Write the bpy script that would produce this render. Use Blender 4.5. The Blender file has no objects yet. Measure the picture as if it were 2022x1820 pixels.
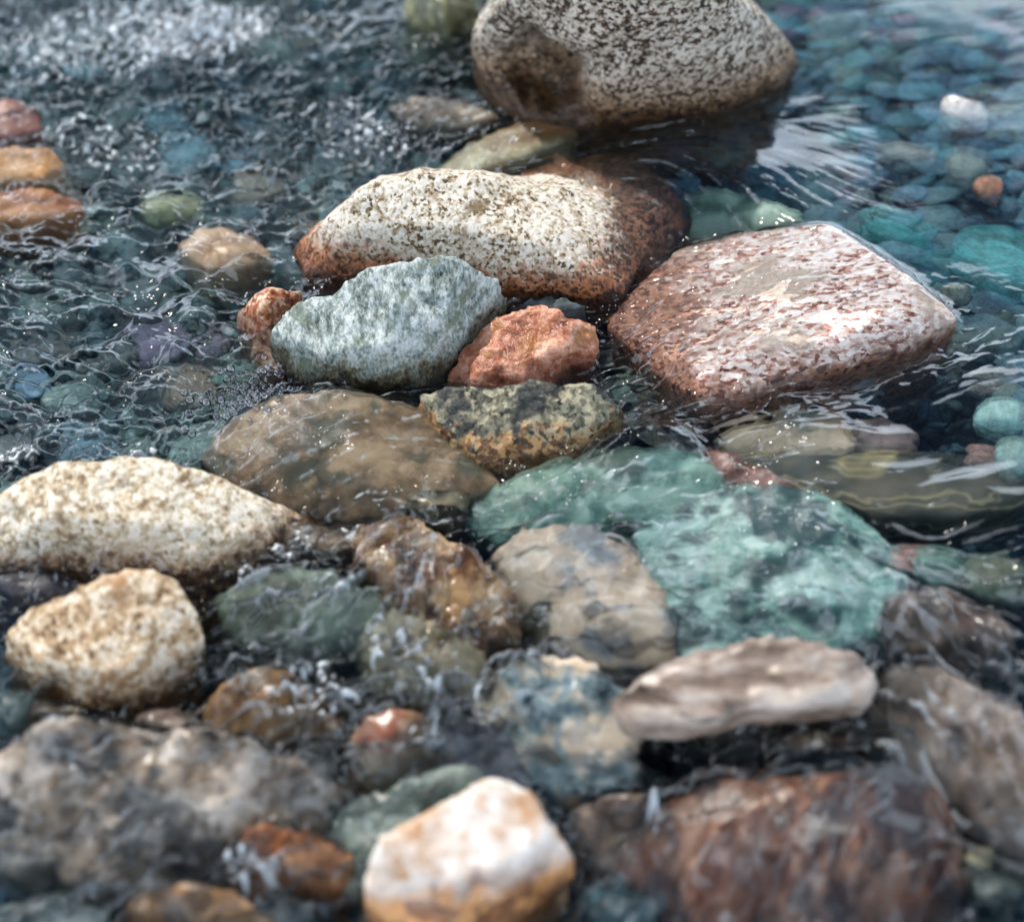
import bpy, bmesh, math, random
import numpy as np
from mathutils import Vector
from mathutils.bvhtree import BVHTree

C = bpy.context.scene.collection
SC = bpy.context.scene

# ------------------------------------------------------------------ camera
CAM = np.array([0.0, -2.0, 1.6])
PITCH = math.atan2(1.6, 2.0)
HF = math.radians(25.0)
cam_d = bpy.data.cameras.new('camera')
cam = bpy.data.objects.new('camera', cam_d)
C.objects.link(cam)
cam.location = CAM
cam.rotation_euler = (math.pi / 2 - PITCH, 0, 0)
cam_d.sensor_width = 36
cam_d.lens = 18 / math.tan(HF / 2)
cam_d.clip_end = 1000
cam_d.dof.use_dof = True
cam_d.dof.focus_distance = 2.78
cam_d.dof.aperture_fstop = 1.8
cam_d.dof.aperture_blades = 7
SC.camera = cam

# ------------------------------------------------------------------ world and sun
SUN_EL, SUN_AZ = math.radians(57), math.radians(-38)     # azimuth from +Y (away from the camera) towards +X
w = bpy.data.worlds.new('World')
SC.world = w
w.use_nodes = True
nt = w.node_tree
nt.nodes.clear()
sky = nt.nodes.new('ShaderNodeTexSky')
sky.sky_type = 'NISHITA'
sky.sun_disc = False
sky.sun_elevation = SUN_EL
sky.sun_rotation = SUN_AZ
sky.air_density = 1.0
sky.dust_density = 0.4
sky.ozone_density = 3.0
tc = nt.nodes.new('ShaderNodeTexCoord')
mp = nt.nodes.new('ShaderNodeMapping')
mp.inputs['Scale'].default_value = (1.0, 1.0, 2.2)
no = nt.nodes.new('ShaderNodeTexNoise')
no.inputs['Scale'].default_value = 2.4
no.inputs['Detail'].default_value = 8
no.inputs['Roughness'].default_value = 0.55
no.inputs['Distortion'].default_value = 0.4
cr = nt.nodes.new('ShaderNodeMapRange')
cr.interpolation_type = 'SMOOTHSTEP'
cr.inputs['From Min'].default_value = 0.50
cr.inputs['From Max'].default_value = 0.62
mx = nt.nodes.new('ShaderNodeMix')
mx.data_type = 'RGBA'
mx.inputs[7].default_value = (58, 67, 78, 1)
bg = nt.nodes.new('ShaderNodeBackground')
bg.inputs['Strength'].default_value = 0.055
wo = nt.nodes.new('ShaderNodeOutputWorld')
L = nt.links.new
L(tc.outputs['Generated'], mp.inputs['Vector'])
L(mp.outputs[0], no.inputs['Vector'])
sx = nt.nodes.new('ShaderNodeSeparateXYZ')
L(tc.outputs['Generated'], sx.inputs[0])
el = nt.nodes.new('ShaderNodeMapRange')      # bright cloud bank added low in the sky for ripple reflections, thinning upwards
el.inputs['From Min'].default_value = 0.34
el.inputs['From Max'].default_value = 0.56
el.inputs['To Min'].default_value = 0.26
el.inputs['To Max'].default_value = -0.16
ad = nt.nodes.new('ShaderNodeMath')
L(sx.outputs[2], el.inputs['Value'])
L(el.outputs[0], ad.inputs[0])
L(no.outputs['Fac'], ad.inputs[1])
L(ad.outputs[0], cr.inputs['Value'])
L(cr.outputs[0], mx.inputs[0])
L(sky.outputs[0], mx.inputs[6])
L(mx.outputs[2], bg.inputs['Color'])
L(bg.outputs[0], wo.inputs['Surface'])

sd = bpy.data.lights.new('sun', 'SUN')
sd.energy = 4.9
sd.angle = math.radians(0.5)
sd.color = (1.0, 0.95, 0.87)
so = bpy.data.objects.new('sun', sd)
C.objects.link(so)
sdir = Vector((math.sin(SUN_AZ) * math.cos(SUN_EL), math.cos(SUN_AZ) * math.cos(SUN_EL), math.sin(SUN_EL)))
so.rotation_euler = sdir.to_track_quat('Z', 'Y').to_euler()

SC.view_settings.view_transform = 'Standard'
SC.view_settings.look = 'None'
SC.view_settings.exposure = 0.0
SC.view_settings.gamma = 1.0
cy = SC.cycles
cy.use_denoising = True
cy.sample_clamp_indirect = 3.0
cy.sample_clamp_direct = 7.0
cy.max_bounces = 8
cy.diffuse_bounces = 2
cy.glossy_bounces = 2
cy.transmission_bounces = 5
cy.transparent_max_bounces = 10
cy.caustics_reflective = False
cy.caustics_refractive = True
cy.blur_glossy = 0.5

# ------------------------------------------------------------------ pixel -> world (2022 x 1820 view of the picture)
FPX = 1011 / math.tan(HF / 2)
cp, sp = math.cos(PITCH), math.sin(PITCH)


def ray(u, v):
    a = (np.asarray(u, float) - 1011) / FPX
    b = -(np.asarray(v, float) - 910) / FPX
    return a, cp + b * sp, -sp + b * cp


def at(u, v, z=0.0):
    dx, dy, dz = ray(u, v)
    t = (z - CAM[2]) / dz
    return CAM[0] + t * dx, CAM[1] + t * dy


# ------------------------------------------------------------------ numpy noise
rng = np.random.default_rng(7)
PERM = np.concatenate([rng.permutation(256)] * 3)
GR = rng.normal(size=(256, 3))
GR /= np.linalg.norm(GR, axis=1)[:, None]


def perlin(p):
    i = np.floor(p).astype(np.int64)
    f = p - i
    i &= 255
    s = f * f * f * (f * (f * 6 - 15) + 10)
    out = 0
    for dx in (0, 1):
        wx = s[:, 0] if dx else 1 - s[:, 0]
        for dy in (0, 1):
            wy = s[:, 1] if dy else 1 - s[:, 1]
            for dz in (0, 1):
                wz = s[:, 2] if dz else 1 - s[:, 2]
                h = PERM[PERM[PERM[(i[:, 0] + dx) & 255] + ((i[:, 1] + dy) & 255)] + ((i[:, 2] + dz) & 255)]
                g = GR[h]
                out = out + wx * wy * wz * (g[:, 0] * (f[:, 0] - dx) + g[:, 1] * (f[:, 1] - dy) + g[:, 2] * (f[:, 2] - dz))
    return out * 1.5


def fbm(p, octv=4, gain=0.5, ridge=False):
    a, t, o = 1.0, 0, 0
    for k in range(octv):
        n = perlin(p * 2 ** k + 17.3 * k)
        if ridge:
            n = 0.5 - 2 * np.abs(n)
        o = o + a * n
        t += a
        a *= gain
    return o / t


def noise2(X, Y, scale, seed=0, octv=3, gain=0.5):
    p = np.stack([X.ravel() * scale + seed * 7.7, Y.ravel() * scale - seed * 3.1, np.full(X.size, seed * 1.37)], 1)
    return fbm(p, octv, gain).reshape(X.shape)


def smooth(e0, e1, x):
    t = np.clip((x - e0) / (e1 - e0), 0, 1)
    return t * t * (3 - 2 * t)


# ------------------------------------------------------------------ water levels
LV = [(1800, 80, 0), (1500, -60, 0), (1950, 300, 0), (1900, 600, 0), (1600, 330, 0), (1400, 300, 0), (1300, 330, -.004), (1500, 380, 0), (1600, 420, 0), (1450, 475, -.035), (1370, 540, -.045), (1700, 450, 0), (1980, 780, -.003),
      (1650, 770, -.022), (1650, 850, -.008), (1850, 720, -.012), (1450, 830, -.032), (1200, 260, -.012), (1050, 270, -.022), (900, 260, -.034), (700, 60, -.03), (850, 110, -.03), (700, 200, -.05), (300, 60, -.045),
      (60, 100, -.055), (100, 400, -.06), (400, 600, -.062), (500, 420, -.06), (700, 330, -.055), (200, 800, -.066), (480, 730, -.066),
      (1050, 575, -.045), (800, 570, -.05), (1150, 720, -.05), (1300, 830, -.04), (1000, 950, -.062), (800, 830, -.06),
      (1250, 880, -.045), (1900, 1000, -.022), (1750, 950, -.022), (1600, 1080, -.05), (1900, 1130, -.05), (1950, 1350, -.06), (600, 1150, -.09), (1000, 1000, -.07), (1000, 1300, -.1),
      (1500, 1200, -.075), (600, 1500, -.115), (1300, 1500, -.11), (1800, 1450, -.09), (1800, 1750, -.11), (200, 1450, -.11),
      (200, 1780, -.14), (700, 1780, -.14), (1250, 1780, -.135), (350, 890, -.07), (700, 1050, -.085), (300, 1150, -.09), (-150, 1200, -.09), (2150, 1000, -.02),
      (2200, 300, 0), (-200, 300, -.06)]
LVP = np.array([(*at(u, v, z), z) for u, v, z in LV])


def level(x, y):
    x = np.asarray(x, float)
    y = np.asarray(y, float)
    num = np.zeros(x.shape)
    den = np.zeros(x.shape)
    for px, py, pz in LVP:
        d = (x - px) ** 2 + (y - py) ** 2 + 0.0016
        wgt = d ** -1.8
        num += wgt * pz
        den += wgt
    return num / den


def pt(u, v, h):
    """world point seen at (u,v) standing h above the local water"""
    z = h
    for _ in range(4):
        x, y = at(u, v, z)
        z = float(level(x, y)) + h
    return float(x), float(y), z


# ------------------------------------------------------------------ materials
def srgb(h):
    r = [int(h[i:i + 2], 16) / 255 for i in (0, 2, 4)]
    return tuple((c / 12.92 if c <= 0.04045 else ((c + 0.055) / 1.055) ** 2.4) for c in r) + (1,)


class NT:
    def __init__(s, name):
        s.m = bpy.data.materials.new(name)
        s.m.use_nodes = True
        s.t = s.m.node_tree
        s.t.nodes.clear()

    def n(s, typ, ins=None, **kw):
        nd = s.t.nodes.new(typ)
        for k, v in kw.items():
            setattr(nd, k, v)
        for k, v in (ins or {}).items():
            if isinstance(v, bpy.types.NodeSocket):
                s.t.links.new(v, nd.inputs[k])
            else:
                nd.inputs[k].default_value = v
        return nd

    def math(s, op, a, b=0.0):
        return s.n('ShaderNodeMath', {0: a, 1: b}, operation=op).outputs[0]

    def mix(s, f, a, b, blend='MIX'):
        return s.n('ShaderNodeMix', {0: f, 6: a, 7: b}, data_type='RGBA', blend_type=blend).outputs[2]

    def rng(s, v, a, b, c=0.0, d=1.0):
        return s.n('ShaderNodeMapRange', {'Value': v, 'From Min': a, 'From Max': b, 'To Min': c, 'To Max': d}, interpolation_type='SMOOTHSTEP').outputs[0]


def rock_mat(name, light, mid, dark, grain=220, gc=0.5, patch=None, pa=0.5, pscale=9, rust=None, rust_z=(0.0, 0.03),
             wl=-9, wet=0.02, rough=0.75, stretch=(1, 1, 1), vein=None, vscale=14, bump=0.5, bdist=0.004, rot=(0, 0, 0), allwet=False, wx=None, brown=None, wetk=.85, bias=0.0, cell=True, pits=0.0):
    N = NT(name)
    tcn = N.n('ShaderNodeTexCoord').outputs['Object']
    mpn = N.n('ShaderNodeMapping', {'Vector': tcn, 'Scale': stretch, 'Rotation': rot}).outputs[0]
    wob = N.n('ShaderNodeTexNoise', {'Vector': mpn, 'Scale': grain * 0.8, 'Detail': 1.0}).outputs['Color']
    wpn = N.n('ShaderNodeVectorMath', {0: mpn, 1: N.n('ShaderNodeVectorMath', {0: wob, 3: 1.2 / grain}, operation='SCALE').outputs[0]}, operation='ADD').outputs[0]
    big = N.n('ShaderNodeTexNoise', {'Vector': mpn, 'Scale': pscale, 'Detail': 6.0, 'Roughness': 0.6}).outputs['Fac']
    mid_n = N.n('ShaderNodeTexNoise', {'Vector': mpn, 'Scale': grain * 0.36, 'Detail': 5.0, 'Roughness': 0.65}).outputs['Fac']
    fine = N.n('ShaderNodeTexNoise', {'Vector': mpn, 'Scale': grain, 'Detail': 3.0, 'Roughness': 0.7}).outputs['Fac']
    if cell:
        vo = N.n('ShaderNodeTexVoronoi', {'Vector': wpn, 'Scale': grain * 0.9})
        sep = N.n('ShaderNodeSeparateColor', {0: vo.outputs['Color']})
        g = N.math('ADD', N.math('MULTIPLY', sep.outputs[0], 0.5), N.math('MULTIPLY', fine, 0.5))
    else:
        g = fine
    v = N.math('ADD', N.math('MULTIPLY', N.math('SUBTRACT', g, 0.5), gc * 1.8), N.math('MULTIPLY', N.math('SUBTRACT', mid_n, 0.5), 1.5))
    v = N.math('ADD', v, N.math('MULTIPLY', N.math('SUBTRACT', big, 0.5), 0.8))
    v = N.math('ADD', v, 0.5 + bias)
    ra = N.n('ShaderNodeValToRGB', {'Fac': v})
    e = ra.color_ramp.elements
    e[0].position = 0.12
    e[0].color = srgb(dark)
    e[1].position = 0.72
    e[1].color = srgb(light)
    m_ = e.new(0.42)
    m_.color = srgb(mid)
    if brown:
        m_ = e.new(0.27)
        m_.color = srgb(brown)
    col = ra.outputs[0]
    if patch:
        n3 = N.n('ShaderNodeTexNoise', {'Vector': N.n('ShaderNodeMapping', {'Vector': mpn, 'Location': (3.1, 1.7, 5.2)}).outputs[0], 'Scale': pscale * 1.4, 'Detail': 7.0, 'Roughness': 0.62}).outputs['Fac']
        f = N.rng(n3, 0.62 - pa * 0.25, 0.70 - pa * 0.18)
        col = N.mix(N.math('MULTIPLY', f, 0.9), col, N.mix(fine, srgb(patch), srgb(dark)))
    if vein:
        wv = N.n('ShaderNodeTexNoise', {'Vector': N.n('ShaderNodeMapping', {'Vector': mpn, 'Scale': (1, 1, 3)}).outputs[0], 'Scale': vscale, 'Detail': 4.0, 'Distortion': 0.6}).outputs['Fac']
        f = N.rng(N.math('ABSOLUTE', N.math('SUBTRACT', wv, 0.5)), 0.0, 0.016, 1.0, 0.0)
        col = N.mix(N.math('MULTIPLY', f, 0.75), col, srgb(vein))
    z = N.n('ShaderNodeSeparateXYZ', {0: N.n('ShaderNodeNewGeometry').outputs['Position']}).outputs[2]
    zz = N.math('SUBTRACT', z, wl)
    zn = N.math('SUBTRACT', zz, N.math('MULTIPLY', N.math('SUBTRACT', mid_n, 0.5), 0.09))
    zn = N.math('SUBTRACT', zn, N.math('MULTIPLY', N.math('SUBTRACT', big, 0.5), 0.09))
    if rust:
        rf = N.rng(zn, rust_z[0], rust_z[1], 1.0, 0.0)
        rc = N.mix(N.rng(g, 0.3, 0.65), srgb(rust[1]), srgb(rust[0]))
        col = N.mix(N.math('MULTIPLY', rf, 0.92), col, rc)
    if wx:
        px = N.n('ShaderNodeSeparateXYZ', {0: N.n('ShaderNodeNewGeometry').outputs['Position']}).outputs[0]
        wm_ = N.rng(N.math('ADD', px, N.math('MULTIPLY', N.math('SUBTRACT', mid_n, 0.5), .12)), wx[0], wx[1])
        col = N.mix(N.math('MULTIPLY', wm_, .9), col, N.mix(N.rng(g, 0.35, 0.7), srgb('1C120E'), srgb('6A4434')))
    wf = 1.0 if allwet else N.rng(zn, wet - 0.012, wet + 0.008, 1.0, 0.0)
    if allwet:
        ro = rough
    else:
        col = N.mix(wf, col, N.mix(1.0, col, (0.36, 0.32, 0.29, 1), 'MULTIPLY'))
        ro = N.n('ShaderNodeMapRange', {'Value': wf, 'To Min': rough, 'To Max': 0.28}).outputs[0]
    if allwet:
        col = N.n('ShaderNodeVectorMath', {0: col, 3: wetk}, operation='SCALE').outputs[0]
    hgt = N.math('ADD', N.math('MULTIPLY', fine, 0.45), N.math('MULTIPLY', mid_n, 1.0))
    if pits:
        pv = N.n('ShaderNodeTexVoronoi', {'Vector': mpn, 'Scale': grain * 0.3}).outputs['Distance']
        hgt = N.math('ADD', hgt, N.math('MULTIPLY', N.rng(pv, 0.0, 0.35), pits))
    bp = N.n('ShaderNodeBump', {'Strength': bump, 'Distance': bdist, 'Height': hgt}).outputs[0]
    pr = N.n('ShaderNodeBsdfPrincipled', {'Base Color': col, 'Roughness': ro, 'Normal': bp, 'IOR': 1.45})
    N.n('ShaderNodeOutputMaterial', {'Surface': pr.outputs[0]})
    return N.m


def pebble_mat(name, cols, stripe=0.0, island=False):
    N = NT(name)
    tcn = N.n('ShaderNodeTexCoord').outputs['Object']
    rnd = N.n('ShaderNodeNewGeometry').outputs['Random Per Island'] if island else N.n('ShaderNodeObjectInfo').outputs['Random']
    ra = N.n('ShaderNodeValToRGB', {'Fac': rnd})
    cr_ = ra.color_ramp
    cr_.interpolation = 'LINEAR'
    while len(cr_.elements) < len(cols):
        cr_.elements.new(0.5)
    for i, c in enumerate(cols):
        cr_.elements[i].position = i / (len(cols) - 1)
        cr_.elements[i].color = srgb(c)
    n1 = N.n('ShaderNodeTexNoise', {'Vector': tcn, 'Scale': 46.0, 'Detail': 8.0, 'Roughness': 0.65}).outputs['Fac']
    n2 = N.n('ShaderNodeTexNoise', {'Vector': tcn, 'Scale': 260.0, 'Detail': 2.0}).outputs['Fac']
    k = N.rng(N.math('ADD', N.math('MULTIPLY', n1, 0.65), N.math('MULTIPLY', n2, 0.35)), 0.34, 0.66, 0.35, 1.45)
    col = N.n('ShaderNodeVectorMath', {0: ra.outputs[0], 3: k}, operation='SCALE').outputs[0]
    bp = N.n('ShaderNodeBump', {'Strength': 0.4, 'Distance': 0.003, 'Height': n1}).outputs[0]
    pr = N.n('ShaderNodeBsdfPrincipled', {'Base Color': col, 'Roughness': 0.6, 'Normal': bp})
    N.n('ShaderNodeOutputMaterial', {'Surface': pr.outputs[0]})
    return N.m


def tag(o, label=None, cat=None, group=None, kind=None):
    if label: o['label'] = label
    if cat: o['category'] = cat
    if group: o['group'] = group
    if kind: o['kind'] = kind


# ------------------------------------------------------------------ rocks
ALLB = []
ROCKS = []          # (bvh, film)


def set_co(me, co):
    me.vertices.foreach_set('co', co.astype(np.float32).ravel())
    me.update()


def get_co(me):
    a = np.empty(len(me.vertices) * 3, np.float32)
    me.vertices.foreach_get('co', a)
    return a.reshape(-1, 3).astype(float)


def get_no(me):
    a = np.empty(len(me.vertices) * 3, np.float32)
    me.vertex_normals.foreach_get('vector', a)
    return a.reshape(-1, 3).astype(float)


def new_mesh(name, V, F, smooth_=True):
    me = bpy.data.meshes.new(name)
    V = np.asarray(V, np.float32)
    F = np.asarray(F, np.int32)
    me.vertices.add(len(V))
    me.vertices.foreach_set('co', V.ravel())
    k = F.shape[1]
    me.loops.add(F.size)
    me.loops.foreach_set('vertex_index', F.ravel())
    me.polygons.add(len(F))
    me.polygons.foreach_set('loop_start', np.arange(0, F.size, k, dtype=np.int32))
    me.update(calc_edges=True)
    me.polygons.foreach_set('use_smooth', np.full(len(F), smooth_))
    return me


def hull_bm(bm, P):
    vs = [bm.verts.new(p) for p in P]
    r = bmesh.ops.convex_hull(bm, input=vs)
    dead = [g for g in r['geom_interior'] + r['geom_unused'] if isinstance(g, bmesh.types.BMVert) and g.is_valid]
    bmesh.ops.delete(bm, geom=list(set(dead)), context='VERTS')


def rock(name, label, cat, mat, hulls, base=0.12, bscale=0.82, voxel=0.006, sm=8, disp=(0.012, 7, 0.35), fine=(0.0025, 45), film=None,
         dents=(), seed=1, group=None, strata=None, ridge=False, gsc=1):
    bm = bmesh.new()
    allp = []
    for H in hulls:
        bs, bd = bscale, base
        if isinstance(H, dict):
            bs, bd, H = H['bs'], H['bd'], H['p']
        P = [pt(*p) for p in H]
        if gsc != 1:
            um, vm = sum(p[0] for p in H) / len(H), sum(p[1] for p in H) / len(H)
            P = [pt(um + (p[0] - um) * gsc, vm + (p[1] - vm) * (gsc if p[2] < .02 else 1), p[2]) for p in H]
        cx = sum(p[0] for p in P) / len(P)
        cy_ = sum(p[1] for p in P) / len(P)
        yw = min([p[1] for p, q in zip(P, H) if q[2] <= .02] + [9])
        yw = yw if yw < 9 else -9
        lo = [(cx + (x - cx) * bs, max(cy_ + (y - cy_) * bs, yw + .012), min(z - 0.02, float(level(x, y)) - bd)) for x, y, z in P]
        hull_bm(bm, P + lo)
        allp += P
    O = np.mean(np.array(allp), 0)
    for v in bm.verts:
        v.co -= Vector(O)
    me = bpy.data.meshes.new(name)
    bm.to_mesh(me)
    bm.free()
    tmp = bpy.data.objects.new(name, me)
    C.objects.link(tmp)
    r = tmp.modifiers.new('r', 'REMESH')
    r.mode = 'VOXEL'
    r.voxel_size = voxel
    s = tmp.modifiers.new('s', 'SMOOTH')
    s.factor = 0.5
    s.iterations = int(sm)
    dg = bpy.context.evaluated_depsgraph_get()
    me2 = bpy.data.meshes.new_from_object(tmp.evaluated_get(dg), depsgraph=dg)
    me2.name = name
    bpy.data.objects.remove(tmp)
    bpy.data.meshes.remove(me)
    co = get_co(me2)
    nn = get_no(me2)
    off = seed * 11.7
    d = disp[0] * fbm(co * disp[1] + off, 4, disp[2] + 0.15, ridge)
    if fine:
        d = d + fine[0] * fbm(co * fine[1] + off, 3, 0.6)
    if strata:
        ax, fr, am = strata
        ph = co @ np.array(ax) * fr + 1.3 * fbm(co * 5 + off, 3)
        d = d + am * (np.abs((ph % 1) - 0.5) * 2 - 0.5)
    co = co + nn * d[:, None]
    for (u, v, h, rad, dep) in dents:
        c = np.array(pt(u, v, h)) - O
        q = np.linalg.norm(co - c, axis=1)
        q = q * (1 + 0.5 * fbm(co * 14, 3))
        q = np.linalg.norm(co - co[np.argmin(q)], axis=1) * (1 + 0.6 * fbm(co * 16, 3))
        g = np.exp(-(q / rad) ** 2.5)
        # push away from the camera side of the face: inward along the mean normal there
        k = np.argmin(q)
        co = co + np.array([.05, .93, -.35]) * (g * dep)[:, None]
    set_co(me2, co)
    me2.polygons.foreach_set('use_smooth', np.full(len(me2.polygons), True))
    me2.materials.clear()
    me2.materials.append(mat)
    o = bpy.data.objects.new(name, me2)
    o.location = O
    C.objects.link(o)
    tag(o, label, cat, group)
    if film is not None:
        tri = [tuple(p.vertices) for p in me2.polygons]
        pass
    tri = [tuple(p.vertices) for p in me2.polygons]
    ALLB.append(BVHTree.FromPolygons([tuple(c) for c in (co + O)], tri))
    if film is not None:
        ROCKS.append((BVHTree.FromPolygons([tuple(c) for c in (co + O)], tri), film, (co + O).min(0), (co + O).max(0)))
    return o


def lv(u, v):
    return pt(u, v, 0)[2]


exec_rocks = []
# --- upper boulder
m = rock_mat('speckled_granite', 'CCC4B8', '8E8070', '1A1410', brown='54402E', bias=-.08, grain=230, gc=.95, wl=lv(1200, 215), wet=0.03, rust=('8A6234', '20140A'), rust_z=(0.0, 0.12), pscale=6, bump=0.9, bdist=0.006)
rock('boulder', 'biggest speckled granite boulder at the top with a dark hollow in its side', 'boulder', m,
     [[(942, 150, 0), (985, 190, 0), (1080, 212, 0), (1200, 222, 0), (1330, 218, 0), (1450, 200, 0), (1545, 168, 0), (1592, 128, 0), (1560, 85, .05),
       (934, 90, .06), (943, 48, .12), (1000, -10, .2), (1150, -60, .27), (1300, -70, .28), (1430, -15, .21), (1520, 42, .1), (1578, 100, .02),
       (1150, 100, .09), (1300, 90, .1), (1440, 90, .07), (1000, -90, .1), (1400, -110, .1)]],
     voxel=.008, sm=9, disp=(.02, 5, .4), fine=(.004, 30), dents=[(1095, 60, .12, .055, .10), (1070, 110, .09, .05, .08), (1125, 105, .09, .04, .07), (1000, 120, .06, .03, .03)], seed=1)
# --- long pale boulder
m = rock_mat('pale_granite', 'DAD2C6', 'BAAE9C', '4A3826', brown='A08A68', bias=-.02, grain=260, gc=0.75, wl=lv(900, 550), wet=0.014, rust=('A9622A', '3A1508'), rust_z=(0.022, 0.056), patch='9A8058', wx=(at(1195,0,0)[0]*0+(pt(1190,450,.04)[0]-.01), pt(1190,450,.04)[0]+.03), pa=0.28, pscale=12, bump=0.8, pits=0.3)
rock('boulder', 'long pale granite boulder in the middle with a rust band along its waterline', 'boulder', m,
     [[(568, 497, 0), (600, 548, 0), (680, 556, 0), (800, 550, 0), (950, 556, 0), (1100, 580, 0), (1240, 590, 0), (1270, 520, .01),
       (600, 475, .03), (640, 428, .075), (700, 376, .11), (750, 350, .125), (860, 338, .13), (1000, 352, .11), (1130, 370, .08), (1210, 395, .05),
       (700, 455, .07), (850, 450, .085), (1000, 470, .075), (1150, 470, .06), (1220, 440, .045), (750, 345, .06), (1100, 350, .02)],
      [(1020, 345, -.006), (1100, 312, -.014), (1230, 318, -.018), (1330, 375, -.012), (1370, 440, -.02), (1310, 560, -.02), (1150, 580, .005), (1200, 420, .03), (1290, 410, .008), (1280, 480, .01)]],
     voxel=.006, sm=9, disp=(.016, 8, .45), fine=(.003, 50), dents=[(1215, 520, .02, .025, .012)], seed=2)
# --- grey green rock
m = rock_mat('grey_green_stone', 'C4CAC8', '828D87', '333A36', grain=170, gc=0.65, stretch=(1.5, .7, 1), rot=(0, 0, .5), wl=lv(720, 770), wet=0.02, rust=('6E6440', '1C1B12'), rust_z=(0.015, 0.05), patch='7C8A6C', pa=0.32, pscale=14, cell=False, bump=0.9, bdist=.007, rough=.5)
rock('boulder', 'grey-green rock with a white streaked top in front of the pale boulder', 'boulder', m,
     [[(540, 700, 0), (585, 752, 0), (660, 765, 0), (740, 772, 0), (830, 768, 0), (900, 728, 0), (960, 655, 0), (1010, 590, 0),
       (538, 658, .045), (560, 620, .06), (640, 575, .09), (730, 545, .11), (790, 512, .125), (860, 498, .125), (920, 515, .11), (975, 545, .06),
       (650, 690, .055), (760, 690, .065), (860, 640, .075), (930, 570, .07)]],
     voxel=.005, sm=6, disp=(.018, 9, .5), fine=(.004, 40), ridge=True, strata=((.5, .2, .9), 22, .002), seed=3)
# --- little orange stone left
m = rock_mat('orange_stone', 'D2B394', '9C5630', '4A1C0C', grain=180, gc=0.5, wl=lv(540, 690), wet=0.03, rough=.45, pscale=16)
rock('stone', 'small rust-orange stone at the left end of the grey-green rock', 'stone', m,
     [[(470, 620, .01), (478, 640, 0), (500, 668, 0), (545, 690, 0), (600, 640, 0), (500, 575, .045), (545, 563, .055), (600, 572, .04), (515, 610, .045)],
      [(500, 680, -.004), (520, 735, -.012), (560, 750, -.012), (600, 700, -.01)]],
     voxel=.004, sm=5, disp=(.01, 14, .4), seed=4)
# --- red orange angular rock
m = rock_mat('red_jasper_stone', 'DCA68C', 'A8664A', '5A2E1A', grain=110, gc=0.4, wl=lv(950, 750), wet=0.0, patch='B5793C', pa=.3, rough=.3, pscale=18, cell=False, bump=.9, bdist=.006)
rock('rock', 'jagged salmon-red wedge of rock between the grey-green rock and the wide slab', 'rock', m,
     [[(880, 756, 0), (940, 766, 0), (1050, 766, 0), (1090, 748, 0), (1120, 705, 0), (940, 690, .02), (942, 645, .035), (972, 625, .045), (1010, 635, .045), (1072, 603, .055),
       (1105, 610, .055), (1140, 640, .05), (1085, 700, .03), (990, 720, .025)],
      [(1100, 625, .048), (1183, 640, .04), (1165, 690, .02), (1120, 700, .012), (1170, 700, 0), (1100, 660, .04)]],
     voxel=.004, sm=3, disp=(.012, 14, .5), fine=(.003, 60), ridge=True, seed=5, bscale=.9)
# --- dark mottled front rock
m = rock_mat('dark_mottled_stone', 'A39C80', '6B6650', '141513', grain=170, gc=0.8, wl=lv(1020, 900), wet=0.0, rust=('B98C5A', '5C3A1C'), rust_z=(0.018, 0.034), patch='23272A', pa=.5, pscale=14, rough=.35, bump=1.0, bdist=.007)
rock('rock', 'dark lichen-mottled wedge of rock with a tan lower edge just below the salmon-red rock', 'rock', m,
     [[(822, 800, .02), (830, 835, 0), (880, 890, 0), (950, 918, 0), (1050, 910, 0), (1150, 885, 0), (1225, 845, 0), (835, 778, .045), (900, 760, .06), (1060, 748, .068), (1180, 757, .06),
       (1222, 790, .04), (1240, 815, .01), (900, 835, .035), (1050, 850, .035), (1180, 830, .03)]],
     voxel=.004, sm=4, disp=(.014, 12, .5), fine=(.004, 55), ridge=True, strata=((.1, -.3, 1), 60, .0015), seed=6)
# --- wide red slab; pale tone and patches painted to mimic the film's sheen
m = rock_mat('red_granite_slab', 'EEE4DE', 'C49C8C', '4E241A', brown='8A4E38', bias=.04, grain=260, gc=0.7, wl=lv(1600, 745), wet=-1, rust=('9C6038', '40180E'), rust_z=(-0.004, 0.022), patch='E6D8C4', pa=.45, pscale=10, rough=.35, stretch=(.55, 1, 1), bump=.8, pits=.2)
rock('boulder', 'wide reddish granite slab under a thin sheet of rippling water, right of centre', 'boulder', m,
     [[(1230, 610, .0), (1240, 690, -.005), (1330, 765, 0), (1395, 800, 0), (1480, 785, 0), (1560, 750, 0), (1700, 712, 0), (1810, 678, 0), (1896, 634, 0),
       (1195, 640, -.005), (1270, 560, .012), (1310, 515, .018), (1345, 488, .022), (1500, 453, .028), (1640, 440, .03), (1700, 485, .032), (1800, 548, .032), (1868, 606, .016),
       (1390, 735, .026), (1500, 690, .034), (1650, 655, .036), (1770, 628, .030), (1340, 710, .012)]],
     voxel=.005, sm=3, disp=(.005, 8, .45), fine=(.003, 40), film=(.004, .06), seed=7, base=.15, bscale=.88)
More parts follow.
